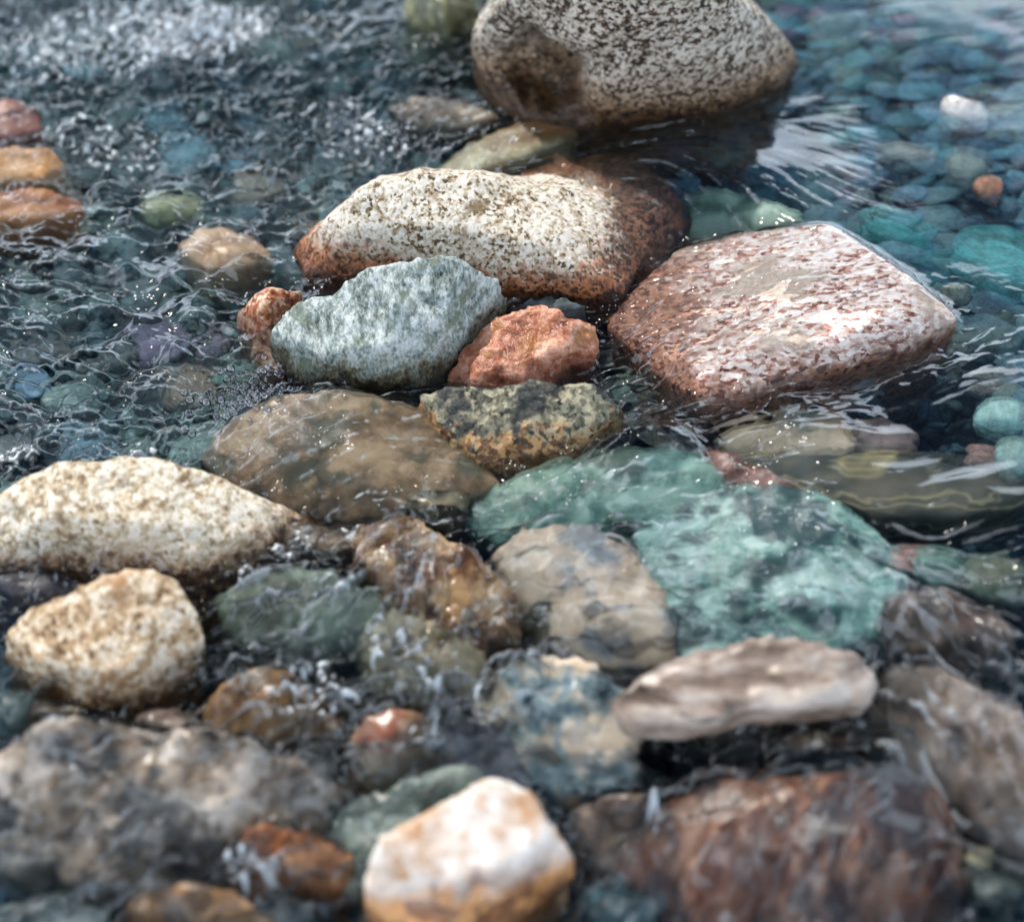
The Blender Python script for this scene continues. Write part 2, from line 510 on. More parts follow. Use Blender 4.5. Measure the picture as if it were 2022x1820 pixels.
# --- dome left of centre, sheeted by water
m = rock_mat('brown_dome_stone', 'A89070', '7C6448', '33302A', grain=60, gc=0.4, wl=-9, allwet=True, rough=.4, patch='5A5C46', pa=.5, pscale=12, cell=False)
rock('boulder', 'brown dome-shaped rock wholly under a sheet of water, left of the dark mottled rock', 'boulder', m,
     [[(410, 905, 0), (450, 850, .012), (500, 815, .025), (560, 770, .04), (640, 757, .045), (740, 780, .03), (820, 812, .015), (900, 880, 0), (960, 950, -.01), (880, 990, -.01), (700, 1020, -.008),
       (540, 1000, -.005), (470, 955, 0), (600, 880, .04), (720, 900, .03)]],
     voxel=.006, sm=9, disp=(.014, 8, .4), film=(.008, .08), seed=8, gsc=1.1)
# --- big cream boulder at the left edge
m = rock_mat('cream_granite', 'EADFCE', 'C4B090', '7A6044', grain=210, gc=0.55, wl=lv(200, 1120), wet=.01, rust=('B98A56', '6A3A1C'), rust_z=(0.0, 0.035), pscale=10, rough=.45, bump=.8, bdist=.006, pits=.25)
rock('boulder', 'broad cream boulder at the left edge with water lapping over its right side', 'boulder', m,
     [[(-60, 1110, 0), (0, 1115, 0), (150, 1125, 0), (300, 1140, 0), (420, 1145, 0), (500, 1135, -.005), (600, 1070, -.01), (640, 1040, -.015), (-80, 1010, .04), (0, 980, .07), (60, 925, .09), (120, 902, .1), (200, 892, .105), (330, 915, .09),
       (430, 935, .07), (530, 985, .04), (100, 1020, .07), (300, 1030, .07), (450, 1040, .045)]],
     voxel=.006, sm=8, disp=(.016, 8, .42), fine=(.003, 40), film=(-.004, .45), seed=9)
# --- cream rock below
m = rock_mat('sandy_granite', 'E2D2BC', 'B99A74', '6A4C30', grain=190, gc=0.55, wl=lv(200, 1390), wet=0.012, rust=('B27A40', '50300F'), rust_z=(0.0, 0.03), patch='C08A50', pa=.3, pscale=10, rough=.6)
rock('boulder', 'squarish sandy-cream rock standing dry below the broad cream boulder at the left', 'boulder', m,
     [[(5, 1300, 0), (60, 1365, 0), (190, 1410, 0), (330, 1385, 0), (410, 1310, 0), (5, 1250, .045), (60, 1192, .075), (200, 1138, .1), (300, 1118, .1), (358, 1140, .095), (385, 1200, .07), (405, 1270, .03),
       (80, 1310, .05), (250, 1330, .045), (40, 1275, .05)]],
     voxel=.005, sm=5, disp=(.014, 9, .45), fine=(.003, 45), seed=10)
# --- brown rock lower left
m = rock_mat('tan_grey_stone', 'C4B6A8', '8A7866', '28241F', grain=50, gc=0.3, allwet=True, rough=.3, patch='3C4448', pa=.5, pscale=9, cell=False, bump=.6)
rock('boulder', 'large wet tan and grey rock filling the lower left, pale on its left shoulder', 'boulder', m,
     [[(-30, 1650, 0), (0, 1700, 0), (200, 1740, 0), (450, 1735, 0), (600, 1660, 0), (660, 1570, 0), (-20, 1540, .05), (60, 1440, .09), (110, 1418, .1), (250, 1410, .1), (400, 1440, .085), (560, 1490, .05), (630, 1550, .03),
       (200, 1600, .06), (420, 1600, .05)]],
     voxel=.006, sm=6, disp=(.024, 8, .45), fine=(.004, 35), film=(0.0010, .7), ridge=True, seed=11, gsc=1.1)
# --- white and orange block at the bottom
m = rock_mat('white_quartz', 'EFE6DE', 'D6C6B8', 'B98A60', grain=60, gc=0.3, wl=lv(1000, 1830), wet=-.02, rust=('C98A48', '6E3C14'), rust_z=(0.05, 0.085), patch='C9A078', pa=.1, pscale=8, rough=.5)
rock('boulder', 'blurred white quartz block with orange stains at the bottom centre', 'boulder', m,
     [dict(bs=.72, bd=.12, p=[(745, 1835, .03), (860, 1870, .03), (1000, 1815, .03), (1138, 1735, .03), (715, 1790, .06), (722, 1700, .1), (745, 1655, .115), (850, 1595, .125), (965, 1532, .13), (1000, 1532, .13), (1060, 1565, .12),
       (1142, 1695, .06), (1080, 1660, .1), (900, 1740, .085)])],
     voxel=.005, sm=3, disp=(.010, 10, .5), fine=(.002, 45), seed=12)
# --- orange stone in the foreground
m = rock_mat('amber_stone', 'D0986C', 'A0643C', '5A3018', grain=60, gc=0.3, allwet=True, rough=.35, pscale=14, cell=False)
rock('stone', 'bright orange ragged stone between the lower left rock and the white quartz block', 'stone', m,
     [[(440, 1690, 0), (500, 1745, 0), (640, 1760, 0), (710, 1740, 0), (455, 1655, .03), (500, 1630, .045), (560, 1625, .04), (640, 1630, .045), (700, 1680, .03), (560, 1700, .03)]],
     voxel=.005, sm=4, disp=(.02, 12, .5), ridge=True, seed=13)
m = rock_mat('honey_brown_stone', 'D0A070', '8A6644', '3A2C20', grain=60, gc=0.3, allwet=True, rough=.35, pscale=9, cell=False, patch='3E3A34', pa=.5)
rock('stone', 'honey-brown stone cut by the bottom edge, left of the white quartz block', 'stone', m,
     [[(225, 1840, 0), (240, 1770, .05), (300, 1730, .07), (420, 1735, .07), (510, 1780, .05), (560, 1850, 0), (400, 1900, 0), (380, 1820, .05)]],
     voxel=.006, sm=6, disp=(.016, 10, .45), seed=14)
# --- pinkish round stone
m = rock_mat('pink_buff_stone', 'C8B09C', '9C7C60', '6A4434', grain=50, gc=0.25, allwet=True, rough=.3, patch='9A5A44', pa=.3, pscale=12, cell=False)
rock('stone', 'round buff stone with red blotches, up and left of the white quartz block', 'stone', m,
     [[(680, 1500, 0), (710, 1535, 0), (790, 1535, 0), (860, 1480, 0), (678, 1455, .03), (710, 1415, .05), (780, 1390, .055), (850, 1405, .04), (865, 1445, .015), (760, 1460, .045)]],
     voxel=.005, sm=6, disp=(.012, 10, .4), seed=15)
# --- tan ledge with black hollow beneath
m = rock_mat('tan_ledge_stone', 'C6B8AC', '8E7A6C', '34281F', wetk=.85, grain=60, gc=0.35, allwet=True, rough=.35, patch='5A5450', pa=.25, pscale=9, cell=False, stretch=(.5, 1, 2))
rock('ledge', 'tan overhanging ledge of rock with a black hollow under its front edge', 'rock', m,
     [dict(bs=.93, bd=-.065, p=[(1205, 1405, .085), (1235, 1440, .08), (1330, 1425, .085), (1480, 1392, .09), (1600, 1390, .085), (1720, 1390, .065), (1215, 1370, .1), (1300, 1310, .11), (1400, 1285, .115), (1560, 1252, .115),
       (1690, 1280, .1), (1745, 1340, .07)]),
      dict(bs=.9, bd=.1, p=[(1320, 1300, .06), (1500, 1255, .08), (1680, 1290, .07), (1740, 1360, .03), (1700, 1340, .05), (1400, 1310, .07)])],
     voxel=.005, sm=3, disp=(.014, 9, .5), fine=(.004, 40), strata=((.1, .1, 1), 60, .0015), film=None, seed=16)
# --- oblong brown submerged stone
m = rock_mat('buff_oblong_stone', 'D0B89E', 'AC947C', '5C6468', wetk=.95, grain=50, gc=0.2, allwet=True, rough=.4, patch='66737A', pa=.45, pscale=10, cell=False, stretch=(1, .6, 1))
rock('stone', 'oblong buff stone lying slanted under water between the brown and green rocks', 'stone', m,
     [[(985, 1100, -0.018), (1030, 1060, 0.000), (1100, 1042, 0.007), (1165, 1042, 0.010), (1230, 1090, 0.012), (1290, 1160, 0.010), (1315, 1230, 0.007), (1325, 1300, -0.008), (1200, 1310, -0.013), (1110, 1285, -0.008), (1050, 1210, -0.013), (1010, 1150, -0.018), (1160, 1160, 0.022)]],
     voxel=.005, sm=7, disp=(.01, 9, .4), film=(0.0170, .1), seed=17, gsc=1.1)
# --- green rocks
m = rock_mat('sea_green_stone', wetk=.95, light='C4D8C8', mid='86AC9C', dark='1C3C3E', grain=70, gc=0.8, allwet=True, rough=.4, patch='16363A', pa=.55, pscale=14, cell=False, stretch=(.6, 1, 1))
rock('boulder', 'pale sea-green rock under rippling water, the larger lower one of two', 'boulder', m,
     [[(1280, 1060, -0.022), (1330, 1010, -0.012), (1450, 975, -0.002), (1600, 985, 0.000), (1700, 1040, -0.012), (1780, 1120, -0.022), (1750, 1240, -0.032), (1600, 1290, -0.032), (1450, 1290, -0.032), (1340, 1300, -0.032), (1290, 1200, -0.037), (1500, 1110, 0.000), (1630, 1120, -0.002)]],
     voxel=.006, sm=5, disp=(.016, 9, .5), fine=(.004, 40), film=(0.0180, .1), ridge=False, seed=18, gsc=1.1)
m = rock_mat('green_ridge_stone', '98B4A0', '5C8274', '142A2A', grain=70, gc=0.45, allwet=True, rough=.4, patch='4A5A40', pa=.35, pscale=10, cell=False, stretch=(.7, 1, 1))
rock('boulder', 'darker green ridge of rock under water above the pale sea-green rock', 'boulder', m,
     [[(930, 1015, -0.027), (990, 960, -0.012), (1100, 925, -0.004), (1230, 890, 0.004), (1330, 890, 0.004), (1400, 930, -0.004), (1440, 980, -0.022), (1330, 1030, -0.022), (1180, 1050, -0.024), (1000, 1065, -0.032), (1200, 960, 0.003)]],
     voxel=.006, sm=5, disp=(.016, 9, .5), film=(0.0190, .1), ridge=False, seed=19, gsc=1.1)
# --- amber ridge
m = rock_mat('amber_brown_stone', 'A88862', '664630', '1A120C', grain=60, gc=0.4, allwet=True, rough=.25, patch='2C2620', pa=.4, pscale=13, cell=False)
rock('rock', 'glistening amber-brown rock in the cascade left of the oblong buff stone', 'rock', m,
     [[(690, 1080, 0), (740, 1030, .03), (830, 1020, .035), (930, 1090, .03), (1010, 1180, .02), (1020, 1260, 0), (930, 1300, 0), (840, 1240, 0), (740, 1160, 0), (820, 1100, .04), (920, 1190, .03)]],
     voxel=.005, sm=4, disp=(.022, 12, .5), film=(0.0090, .5), ridge=True, seed=20, gsc=1.1)
# --- brown slab right, under still water
m = rock_mat('dark_layered_slab', '6A5E4C', '40402F', '16201F', grain=60, gc=0.3, allwet=True, rough=.5, pscale=7, cell=False, stretch=(.5, 1, 1), vein='C8B078', vscale=5, rot=(0, 0, .25))
rock('slab', 'dark olive submerged slab crossed by thin pale lines, right of centre', 'rock', m,
     [[(1385, 905, -.03), (1480, 880, -.02), (1650, 890, -.02), (1850, 900, -.025), (2060, 940, -.04), (2080, 1000, -.05), (1900, 1020, -.03), (1720, 1015, -.02), (1560, 970, -.012), (1450, 940, -.012)]],
     voxel=.006, sm=5, disp=(.008, 7, .4), fine=(.002, 40), strata=((.3, .3, 1), 30, .0012), seed=21, base=.1)
m = rock_mat('tan_submerged_flake', 'B29C80', '786A54', '2E3430', grain=60, gc=0.35, allwet=True, rough=.5, pscale=10, cell=False, patch='50645C', pa=.4)
rock('stone', 'flat tan flake of rock lying on the dark olive slab under water', 'stone', m,
     [[(1400, 868, -.025), (1470, 838, -.02), (1560, 825, -.02), (1660, 838, -.02), (1690, 880, -.018), (1670, 903, -.02), (1560, 895, -.015), (1440, 892, -.02)]],
     voxel=.004, sm=3, disp=(.008, 14, .5), seed=22, base=.06)
m = rock_mat('pink_brown_stone', '9C8478', '6A5850', '3A3430', grain=60, gc=0.3, allwet=True, rough=.5, pscale=12, cell=False)
rock('stone', 'pinkish-brown submerged stone beside the flat tan flake', 'stone', m,
     [[(1680, 845, -.03), (1740, 838, -.025), (1800, 865, -.03), (1820, 890, -.035), (1720, 895, -.03), (1685, 880, -.03)]],
     voxel=.004, sm=4, disp=(.006, 14, .5), seed=23, base=.06)
# --- dark red ridge on the lip
m = rock_mat('red_brown_ridge', 'B08070', '6C4436', '28201C', grain=70, gc=0.4, allwet=True, rough=.3, pscale=14, cell=False)
rock('rock', 'narrow red-brown ridge breaking the lip of water left of the dark olive slab', 'rock', m,
     [[(1380, 890, -.01), (1420, 890, .0), (1490, 925, .006), (1570, 965, .002), (1600, 990, -.015), (1500, 975, -.005), (1420, 940, -.005)]],
     voxel=.004, sm=4, disp=(.01, 18, .5), film=(.002, .6), ridge=True, seed=24)
# --- right side rocks
m = rock_mat('umber_stone', wetk=.6, light='9A8070', mid='5A4A40', dark='1E1E20', grain=60, gc=0.3, allwet=True, rough=.35, pscale=10, cell=False, patch='30343A', pa=.4)
rock('rock', 'umber-brown rock at the right edge beyond the sea-green rock', 'rock', m,
     [[(1745, 1200, -.005), (1790, 1160, .02), (1880, 1160, .035), (1960, 1200, .03), (2000, 1260, .01), (1950, 1310, -.005), (1840, 1290, -.005), (1860, 1220, .035)]],
     voxel=.005, sm=5, disp=(.012, 11, .5), film=(0.0130, .3), ridge=True, seed=25, gsc=1.1)
m = rock_mat('grey_taupe_stone', wetk=.65, light='B09A8A', mid='76645A', dark='24262A', grain=50, gc=0.3, allwet=True, rough=.35, pscale=7, cell=False, patch='8C7458', pa=.35, stretch=(1, 1, 1.5))
rock('boulder', 'long grey-taupe rock sloping down the right edge under sliding water', 'boulder', m,
     [[(1760, 1330, .0), (1850, 1310, .03), (1960, 1380, .055), (2080, 1450, .06), (2110, 1600, .02), (2060, 1700, 0), (1960, 1640, 0), (1850, 1540, 0), (1780, 1430, -.005), (1900, 1430, .045), (2020, 1560, .035)]],
     voxel=.006, sm=8, disp=(.014, 7, .42), film=(0.0140, .2), seed=26, gsc=1.1)
m = rock_mat('mauve_brown_stone', 'B4866C', '74442E', '1C1618', grain=40, gc=0.3, allwet=True, rough=.35, pscale=7, cell=False, patch='33343E', pa=.5, stretch=(1.4, .7, 1), wetk=.6)
rock('boulder', 'large mauve and rust-brown rock filling the lower right corner', 'boulder', m,
     [[(1230, 1740, -.01), (1300, 1600, .02), (1440, 1530, .04), (1600, 1530, .05), (1750, 1515, .055), (1850, 1560, .045), (1900, 1660, .01), (1880, 1800, 0), (1700, 1900, -.01), (1400, 1900, -.01), (1500, 1680, .06), (1700, 1650, .07)]],
     voxel=.006, sm=7, disp=(.02, 7, .45), film=(0.0130, .3), seed=27, gsc=1.02)
m = rock_mat('mottled_teal_tan_stone', 'D8C2A8', '6E8488', '1A3038', grain=34, gc=0.8, allwet=True, rough=.35, pscale=14, cell=False, bump=.8)
rock('rock', 'teal and tan mottled rock left of the overhanging ledge', 'rock', m,
     [[(945, 1400, 0), (1000, 1330, .04), (1080, 1290, .055), (1170, 1300, .06), (1230, 1370, .05), (1250, 1480, .03), (1240, 1560, 0), (1120, 1560, 0), (1010, 1520, 0), (1100, 1400, .06)]],
     voxel=.005, sm=4, disp=(.022, 11, .5), film=(0.0090, .5), ridge=True, seed=28, gsc=1.1)
m = rock_mat('mossy_green_stone', '7E8874', '4C5446', '1C2624', grain=50, gc=0.3, allwet=True, rough=.4, pscale=9, cell=False)
rock('rock', 'mossy green rock under white water below the brown dome-shaped rock', 'rock', m,
     [[(440, 1190, -.01), (520, 1130, .015), (640, 1120, .02), (740, 1180, .01), (760, 1260, -.01), (640, 1300, -.01), (500, 1270, -.01), (600, 1200, .03)]],
     voxel=.005, sm=6, disp=(.014, 10, .45), film=(0.0140, .3), seed=29, gsc=1.1)
m = rock_mat('ochre_brown_stone', 'A88054', '7A5834', '33281C', grain=50, gc=0.3, allwet=True, rough=.35, pscale=9, cell=False)
rock('stone', 'ochre-brown wet stone just right of the sandy-cream rock', 'stone', m,
     [[(410, 1400, 0), (440, 1350, .03), (500, 1310, .045), (570, 1320, .04), (640, 1380, .025), (650, 1440, 0), (540, 1480, 0), (430, 1460, 0), (530, 1380, .045)]],
     voxel=.005, sm=6, disp=(.014, 10, .45), film=(0.0070, .6), seed=30, gsc=1.1)
m = rock_mat('olive_tan_stone', 'A69878', '6E6248', '2A2A20', grain=50, gc=0.4, allwet=True, rough=.35, pscale=12, cell=False)
rock('stone', 'olive-tan stone in the spray above the round buff stone', 'stone', m,
     [[(700, 1250, -.005), (760, 1200, .015), (860, 1230, .03), (950, 1300, .015), (940, 1370, -.005), (840, 1370, -.005), (740, 1330, -.005), (830, 1290, .03)]],
     voxel=.005, sm=4, disp=(.016, 12, .5), film=(0.0110, .5), ridge=True, seed=31, gsc=1.1)
m = rock_mat('grey_green_slate', '9CA89C', '5C6C64', '242E30', grain=50, gc=0.3, allwet=True, rough=.35, pscale=9, cell=False, stretch=(.6, 1, 1), rot=(0, 0, .4))
rock('rock', 'grey-green slate wedged behind the white quartz block', 'rock', m,
     [[(660, 1640, 0), (700, 1580, .03), (800, 1530, .05), (920, 1500, .05), (960, 1530, .04), (860, 1620, .02), (720, 1700, 0), (690, 1760, 0)]],
     voxel=.005, sm=4, disp=(.014, 10, .5), film=(0.0090, .5), ridge=True, seed=32, gsc=1.1)
m = rock_mat('charcoal_stone', '6A6C72', '3A3E46', '14181E', grain=50, gc=0.3, allwet=True, rough=.3, pscale=9, cell=False)
rock('rock', 'charcoal rock with brown flecks between the buff and the mottled rocks', 'rock', m,
     [[(860, 1440, 0), (900, 1400, .03), (960, 1420, .03), (1010, 1470, .025), (1040, 1540, 0), (960, 1560, 0), (880, 1520, 0)]],
     voxel=.005, sm=4, disp=(.014, 12, .5), film=(0.0090, .5), ridge=True, seed=33, gsc=1.1)
m = rock_mat('brown_taupe_stone', 'A08C7C', '5E5048', '1E2024', grain=50, gc=0.3, allwet=True, rough=.3, pscale=9, cell=False)
rock('rock', 'taupe rock under water right of the white quartz block', 'rock', m,
     [[(1130, 1600, 0), (1200, 1560, .03), (1290, 1560, .03), (1340, 1640, .02), (1320, 1740, -.01), (1200, 1720, -.01), (1140, 1660, -.005)]],
     voxel=.005, sm=6, disp=(.014, 10, .5), film=(0.0110, .4), ridge=True, seed=34, gsc=1.1)
m = rock_mat('slate_green_corner', '8A9690', '4E5A58', '1C2628', grain=50, gc=0.3, allwet=True, rough=.35, pscale=9, cell=False)
rock('rock', 'dull green rock in the bottom left corner', 'rock', m,
     [[(-40, 1820, 0), (20, 1770, .03), (120, 1760, .04), (210, 1790, .03), (230, 1860, 0), (100, 1920, 0)]],
     voxel=.006, sm=6, disp=(.014, 10, .5), film=(.002, .7), ridge=True, seed=35, gsc=1.1)
# --- left edge stones
m = rock_mat('brick_red_stone', '9C6A5E', '744438', '3A201C', grain=60, gc=0.3, allwet=True, rough=.45, pscale=12, cell=False)
rock('stone', 'brick-red stone under broken water at the upper left edge', 'stone', m,
     [[(-80, 250, -.01), (-40, 205, .005), (20, 190, .005), (70, 215, 0), (85, 255, -.01), (20, 275, -.01), (-30, 275, -.01)]],
     voxel=.006, sm=5, disp=(.01, 10, .5), film=(.003, .5), seed=36)
m = rock_mat('apricot_stone', 'DDB184', 'B9854E', '6C4420', grain=60, gc=0.3, allwet=True, rough=.45, pscale=12, cell=False)
rock('stone', 'apricot stone at the left edge, below the brick-red one', 'stone', m,
     [[(-60, 340, -.005), (-40, 290, .012), (30, 278, .016), (100, 290, .01), (135, 325, -.005), (90, 355, -.008), (0, 360, -.008)]],
     voxel=.006, sm=5, disp=(.012, 10, .5), film=(.002, .6), seed=37)
m = rock_mat('orange_brown_stone', 'C98A54', '9C5E34', '4E2A18', grain=60, gc=0.3, allwet=True, rough=.45, pscale=12, cell=False, stretch=(.5, 1, 1))
rock('stone', 'flat orange-brown stone at the left edge, lowest of the three warm ones', 'stone', m,
     [[(-60, 420, -.01), (-40, 378, .0), (60, 368, .004), (150, 385, 0), (180, 415, -.01), (100, 435, -.012), (0, 438, -.012)]],
     voxel=.006, sm=5, disp=(.01, 10, .5), film=(.004, .4), seed=38)
m = rock_mat('peach_stone', 'DCBC9C', 'B4906C', '6A5240', grain=60, gc=0.3, allwet=True, rough=.45, pscale=14, cell=False)
rock('stone', 'peach-coloured stone barely under the ripples left of the long pale boulder', 'stone', m,
     [[(350, 490, -.012), (380, 455, .0), (440, 445, .004), (510, 470, .0), (550, 505, -.01), (490, 532, -.014), (410, 535, -.014), (440, 490, .004)]],
     voxel=.005, sm=5, disp=(.01, 12, .5), film=(.004, .3), seed=39)
# --- upstream, top
m = rock_mat('moss_dark_stone', '8A8A68', '4C4C38', '1A1C18', grain=60, gc=0.4, allwet=True, rough=.4, pscale=9, cell=False)
rock('rock', 'dark mossy rock touching the top edge left of the speckled boulder', 'rock', m,
     [[(795, 20, .0), (820, -30, .05), (900, -50, .06), (960, -20, .04), (950, 60, .0), (880, 72, 0), (820, 55, 0), (870, 10, .045)]],
     voxel=.007, sm=6, disp=(.016, 9, .5), film=(-.02, .5), ridge=True, seed=40)
m = rock_mat('straw_stone', 'D2C49C', '98845A', '4C3418', grain=60, gc=0.3, allwet=True, rough=.4, pscale=8, cell=False, stretch=(.4, 1, 1), patch='A0622C', pa=.3)
rock('rock', 'straw-coloured rock under streaming water between the two biggest granite boulders', 'rock', m,
     [[(860, 340, -.02), (920, 300, -.008), (960, 262, .0), (1040, 240, .002), (1130, 236, -.002), (1150, 262, -.01), (1060, 300, -.008), (960, 338, -.015), (920, 350, -.02)]],
     voxel=.006, sm=7, disp=(.008, 8, .4), film=(.009, .1), seed=41)
m = rock_mat('seaweed_green_stone', 'A4BCA4', '64806C', '20302C', grain=60, gc=0.4, allwet=True, rough=.4, pscale=9, cell=False, stretch=(.5, 1, 1), rot=(0, 0, -.5))
rock('rock', 'green-grey rock in the gap of sliding water behind the wide reddish slab', 'rock', m,
     [[(1330, 400, -.03), (1400, 370, -.016), (1480, 385, -.008), (1560, 415, -.006), (1600, 435, -.012), (1520, 455, -.02), (1420, 480, -.02), (1350, 470, -.03)]],
     voxel=.005, sm=5, disp=(.01, 10, .5), film=(.008, .2), seed=42)
m = rock_mat('dark_umber_bed_stone', '7A6A58', '4A3E34', '1C1A18', grain=60, gc=0.3, allwet=True, rough=.4, pscale=9, cell=False)
rock('rock', 'dark brown rock under water at the lower left foot of the speckled boulder', 'rock', m,
     [[(760, 210, -.015), (820, 185, .0), (920, 195, .004), (1000, 225, -.005), (930, 255, -.015), (820, 250, -.02)]],
     voxel=.006, sm=5, disp=(.01, 12, .5), film=(.003, .5), seed=43)
m = rock_mat('slate_gap_stone', '8C9A98', '5A6664', '283230', grain=60, gc=0.3, allwet=True, rough=.3, pscale=12, cell=False)
rock('stone', 'small slate-grey stone behind the tip of the salmon-red rock', 'stone', m,
     [[(1010, 600, -.008), (1060, 580, .01), (1130, 585, .012), (1170, 610, -.005), (1100, 625, -.01)]],
     voxel=.004, sm=4, disp=(.006, 14, .5), seed=44)
m = rock_mat('tan_foot_stone', 'B89468', '86623C', '3A2818', grain=60, gc=0.3, allwet=True, rough=.3, pscale=12, cell=False)
rock('stone', 'small tan stone at the lower left foot of the dark mottled rock', 'stone', m,
     [[(880, 895, -.012), (930, 880, .0), (1000, 905, -.002), (1010, 930, -.014), (940, 940, -.016)]],
     voxel=.004, sm=4, disp=(.006, 14, .5), seed=45)

def lump(u, v, a, b, h, cols, label, seed, film=(.004, .4), tilt=0.0, name='stone', rough=.35, **k):
    r_ = random.Random(seed)
    P = []
    n = 9
    t = math.radians(tilt)
    for i in range(n):
        an = 2 * math.pi * i / n + r_.uniform(-.2, .2)
        k_ = r_.uniform(.85, 1.12)
        x_, y_ = math.cos(an) * a * k_, math.sin(an) * b * k_
        P.append((u + x_ * math.cos(t) - y_ * math.sin(t), v + x_ * math.sin(t) + y_ * math.cos(t), -.008))
        x_, y_ = x_ * .6, y_ * .6
        P.append((u + x_ * math.cos(t) - y_ * math.sin(t), v - b * .25 + x_ * math.sin(t) + y_ * math.cos(t), h * r_.uniform(.75, 1)))
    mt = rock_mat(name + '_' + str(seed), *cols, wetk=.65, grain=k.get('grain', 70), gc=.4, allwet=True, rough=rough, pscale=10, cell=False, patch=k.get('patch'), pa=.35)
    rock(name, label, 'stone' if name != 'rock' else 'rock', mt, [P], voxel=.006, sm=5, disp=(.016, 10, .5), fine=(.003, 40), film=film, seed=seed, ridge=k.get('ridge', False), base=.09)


lump(640, 1075, 95, 38, .012, ('8C7458', '5E4C38', '241C16'), 'low umber stone under the outflow of the brown dome-shaped rock', 51, tilt=8)
lump(850, 990, 90, 34, .004, ('8C8060', '5C5840', '20221C'), 'submerged olive-brown stone at the lower right foot of the dome-shaped rock', 52, film=(.008, .1))
lump(330, 1425, 75, 34, .02, ('B4A49A', '7A6A60', '2A2624'), 'lilac-grey wet lump below the sandy-cream rock', 53, film=(.001, .8))
lump(120, 1400, 80, 30, .012, ('8C7A60', '5C5040', '24221E'), 'brown stone between the sandy-cream rock and the lower left rock', 54)
lump(30, 1390, 60, 40, .008, ('8AA098', '5A706C', '1E2A2C'), 'grey-teal stone at the left edge below the sandy-cream rock', 55)
lump(650, 1430, 40, 28, .02, ('C8A888', '94705A', '4A3428'), 'small buff pebble-like stone touching the round buff stone on its left', 56)
lump(60, 1150, 90, 30, .0, ('6A6468', '42404A', '18181E'), 'charcoal stone in the dark strip under the broad cream boulder', 57, film=(.006, .3))
lump(480, 1090, 80, 34, .016, ('C4AA84', '94764E', '4A3820'), 'tan stone in the spill at the right foot of the broad cream boulder', 58, film=(.003, .6))
lump(1090, 985, 60, 30, -.004, ('8CA890', '4A6458', '142422'), 'olive-green stone in the trough below the dark mottled rock', 59, film=(.01, .1))
lump(620, 1530, 70, 42, .02, ('8C8880', '4C4C4C', '14181C'), 'dark grey stone at the right end of the lower left rock', 60, film=(.002, .6))
lump(900, 1620, 60, 30, .01, ('7C8C80', '4C5C54', '1C2628'), 'dim green stone hugging the upper left face of the quartz block', 61)
lump(560, 1800, 110, 44, .01, ('5C6C70', '343E44', '10161A'), 'blue-black stone under water below the bright orange stone', 62)
lump(1380, 1620, 90, 44, .03, ('C8A888', '8A6A50', '2C2420'), 'tan and teal stone at the upper left foot of the mauve rock', 63, patch='2C5056', film=(.003, .5))
lump(1230, 1790, 90, 50, .0, ('4C7078', '2A444C', '0C1A20'), 'deep teal stone in dark water right of the quartz block', 64, film=(.006, .4))
lump(1960, 1740, 90, 44, .0, ('6A7064', '424A40', '161C1A'), 'dim olive stone in the bottom right corner', 65, film=(.006, .3))
lump(1080, 1230, 36, 60, .0, ('6A6450', '3A3A2E', '10120E'), 'dark stone wedged between the amber rock and the oblong buff stone', 66, film=(.004, .4))
lump(1600, 1450, 130, 34, -.01, ('4A3828', '281C14', '0A0806'), 'brown stone darkened to stand for shade in the hollow under the ledge', 67, film=(.003, .3))  # near-black colours paint the hollow's shade into the stone
lump(1830, 1660, 80, 60, .03, ('8C6A58', '5A3E34', '1C1416'), 'dark reddish stone at the right flank of the mauve rock', 68, film=(.004, .5), tilt=30)
lump(560, 1270, 90, 36, .012, ('7C8878', '505C50', '1C2624'), 'grey-green stone below the mossy green rock', 69, film=(.004, .5))
lump(760, 1420, 60, 30, .012, ('9A9084', '5E564E', '201E1E'), 'ash-grey stone above the round buff stone', 70, film=(.003, .6))
lump(1330, 900, 60, 24, -.02, ('3C5050', '20302F', '0A1214'), 'black-green stone under the smooth bulge of water right of the mottled rock', 71, film=(.014, .05))
lump(600, 640, 50, 26, -.012, ('A0785C', '6C4630', '2A1C14'), 'small brown stone in the notch between the pale boulder and the grey-green rock', 72, film=None)
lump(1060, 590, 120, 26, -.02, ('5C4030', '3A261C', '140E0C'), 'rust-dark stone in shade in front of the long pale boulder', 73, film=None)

# ------------------------------------------------------------------ grid for water and bed
DX = 0.0016
gx = np.arange(-0.92, 0.92, DX)
gy = np.arange(-0.80, 1.25, DX)
X, Y = np.meshgrid(gx, gy)
# levels on a coarse grid, then bilinear
cxs = np.linspace(gx[0], gx[-1], 130)
cys = np.linspace(gy[0], gy[-1], 145)
CX, CY = np.meshgrid(cxs, cys)


def upsample(A):
    fx = (X - cxs[0]) / (cxs[1] - cxs[0])
    fy = (Y - cys[0]) / (cys[1] - cys[0])
    ix = np.clip(fx.astype(int), 0, len(cxs) - 2)
    iy = np.clip(fy.astype(int), 0, len(cys) - 2)
    fx = np.clip(fx - ix, 0, 1)
    fy = np.clip(fy - iy, 0, 1)
    return (A[iy, ix] * (1 - fx) + A[iy, ix + 1] * fx) * (1 - fy) + (A[iy + 1, ix] * (1 - fx) + A[iy + 1, ix + 1] * fx) * fy


BASE = upsample(level(CX, CY))


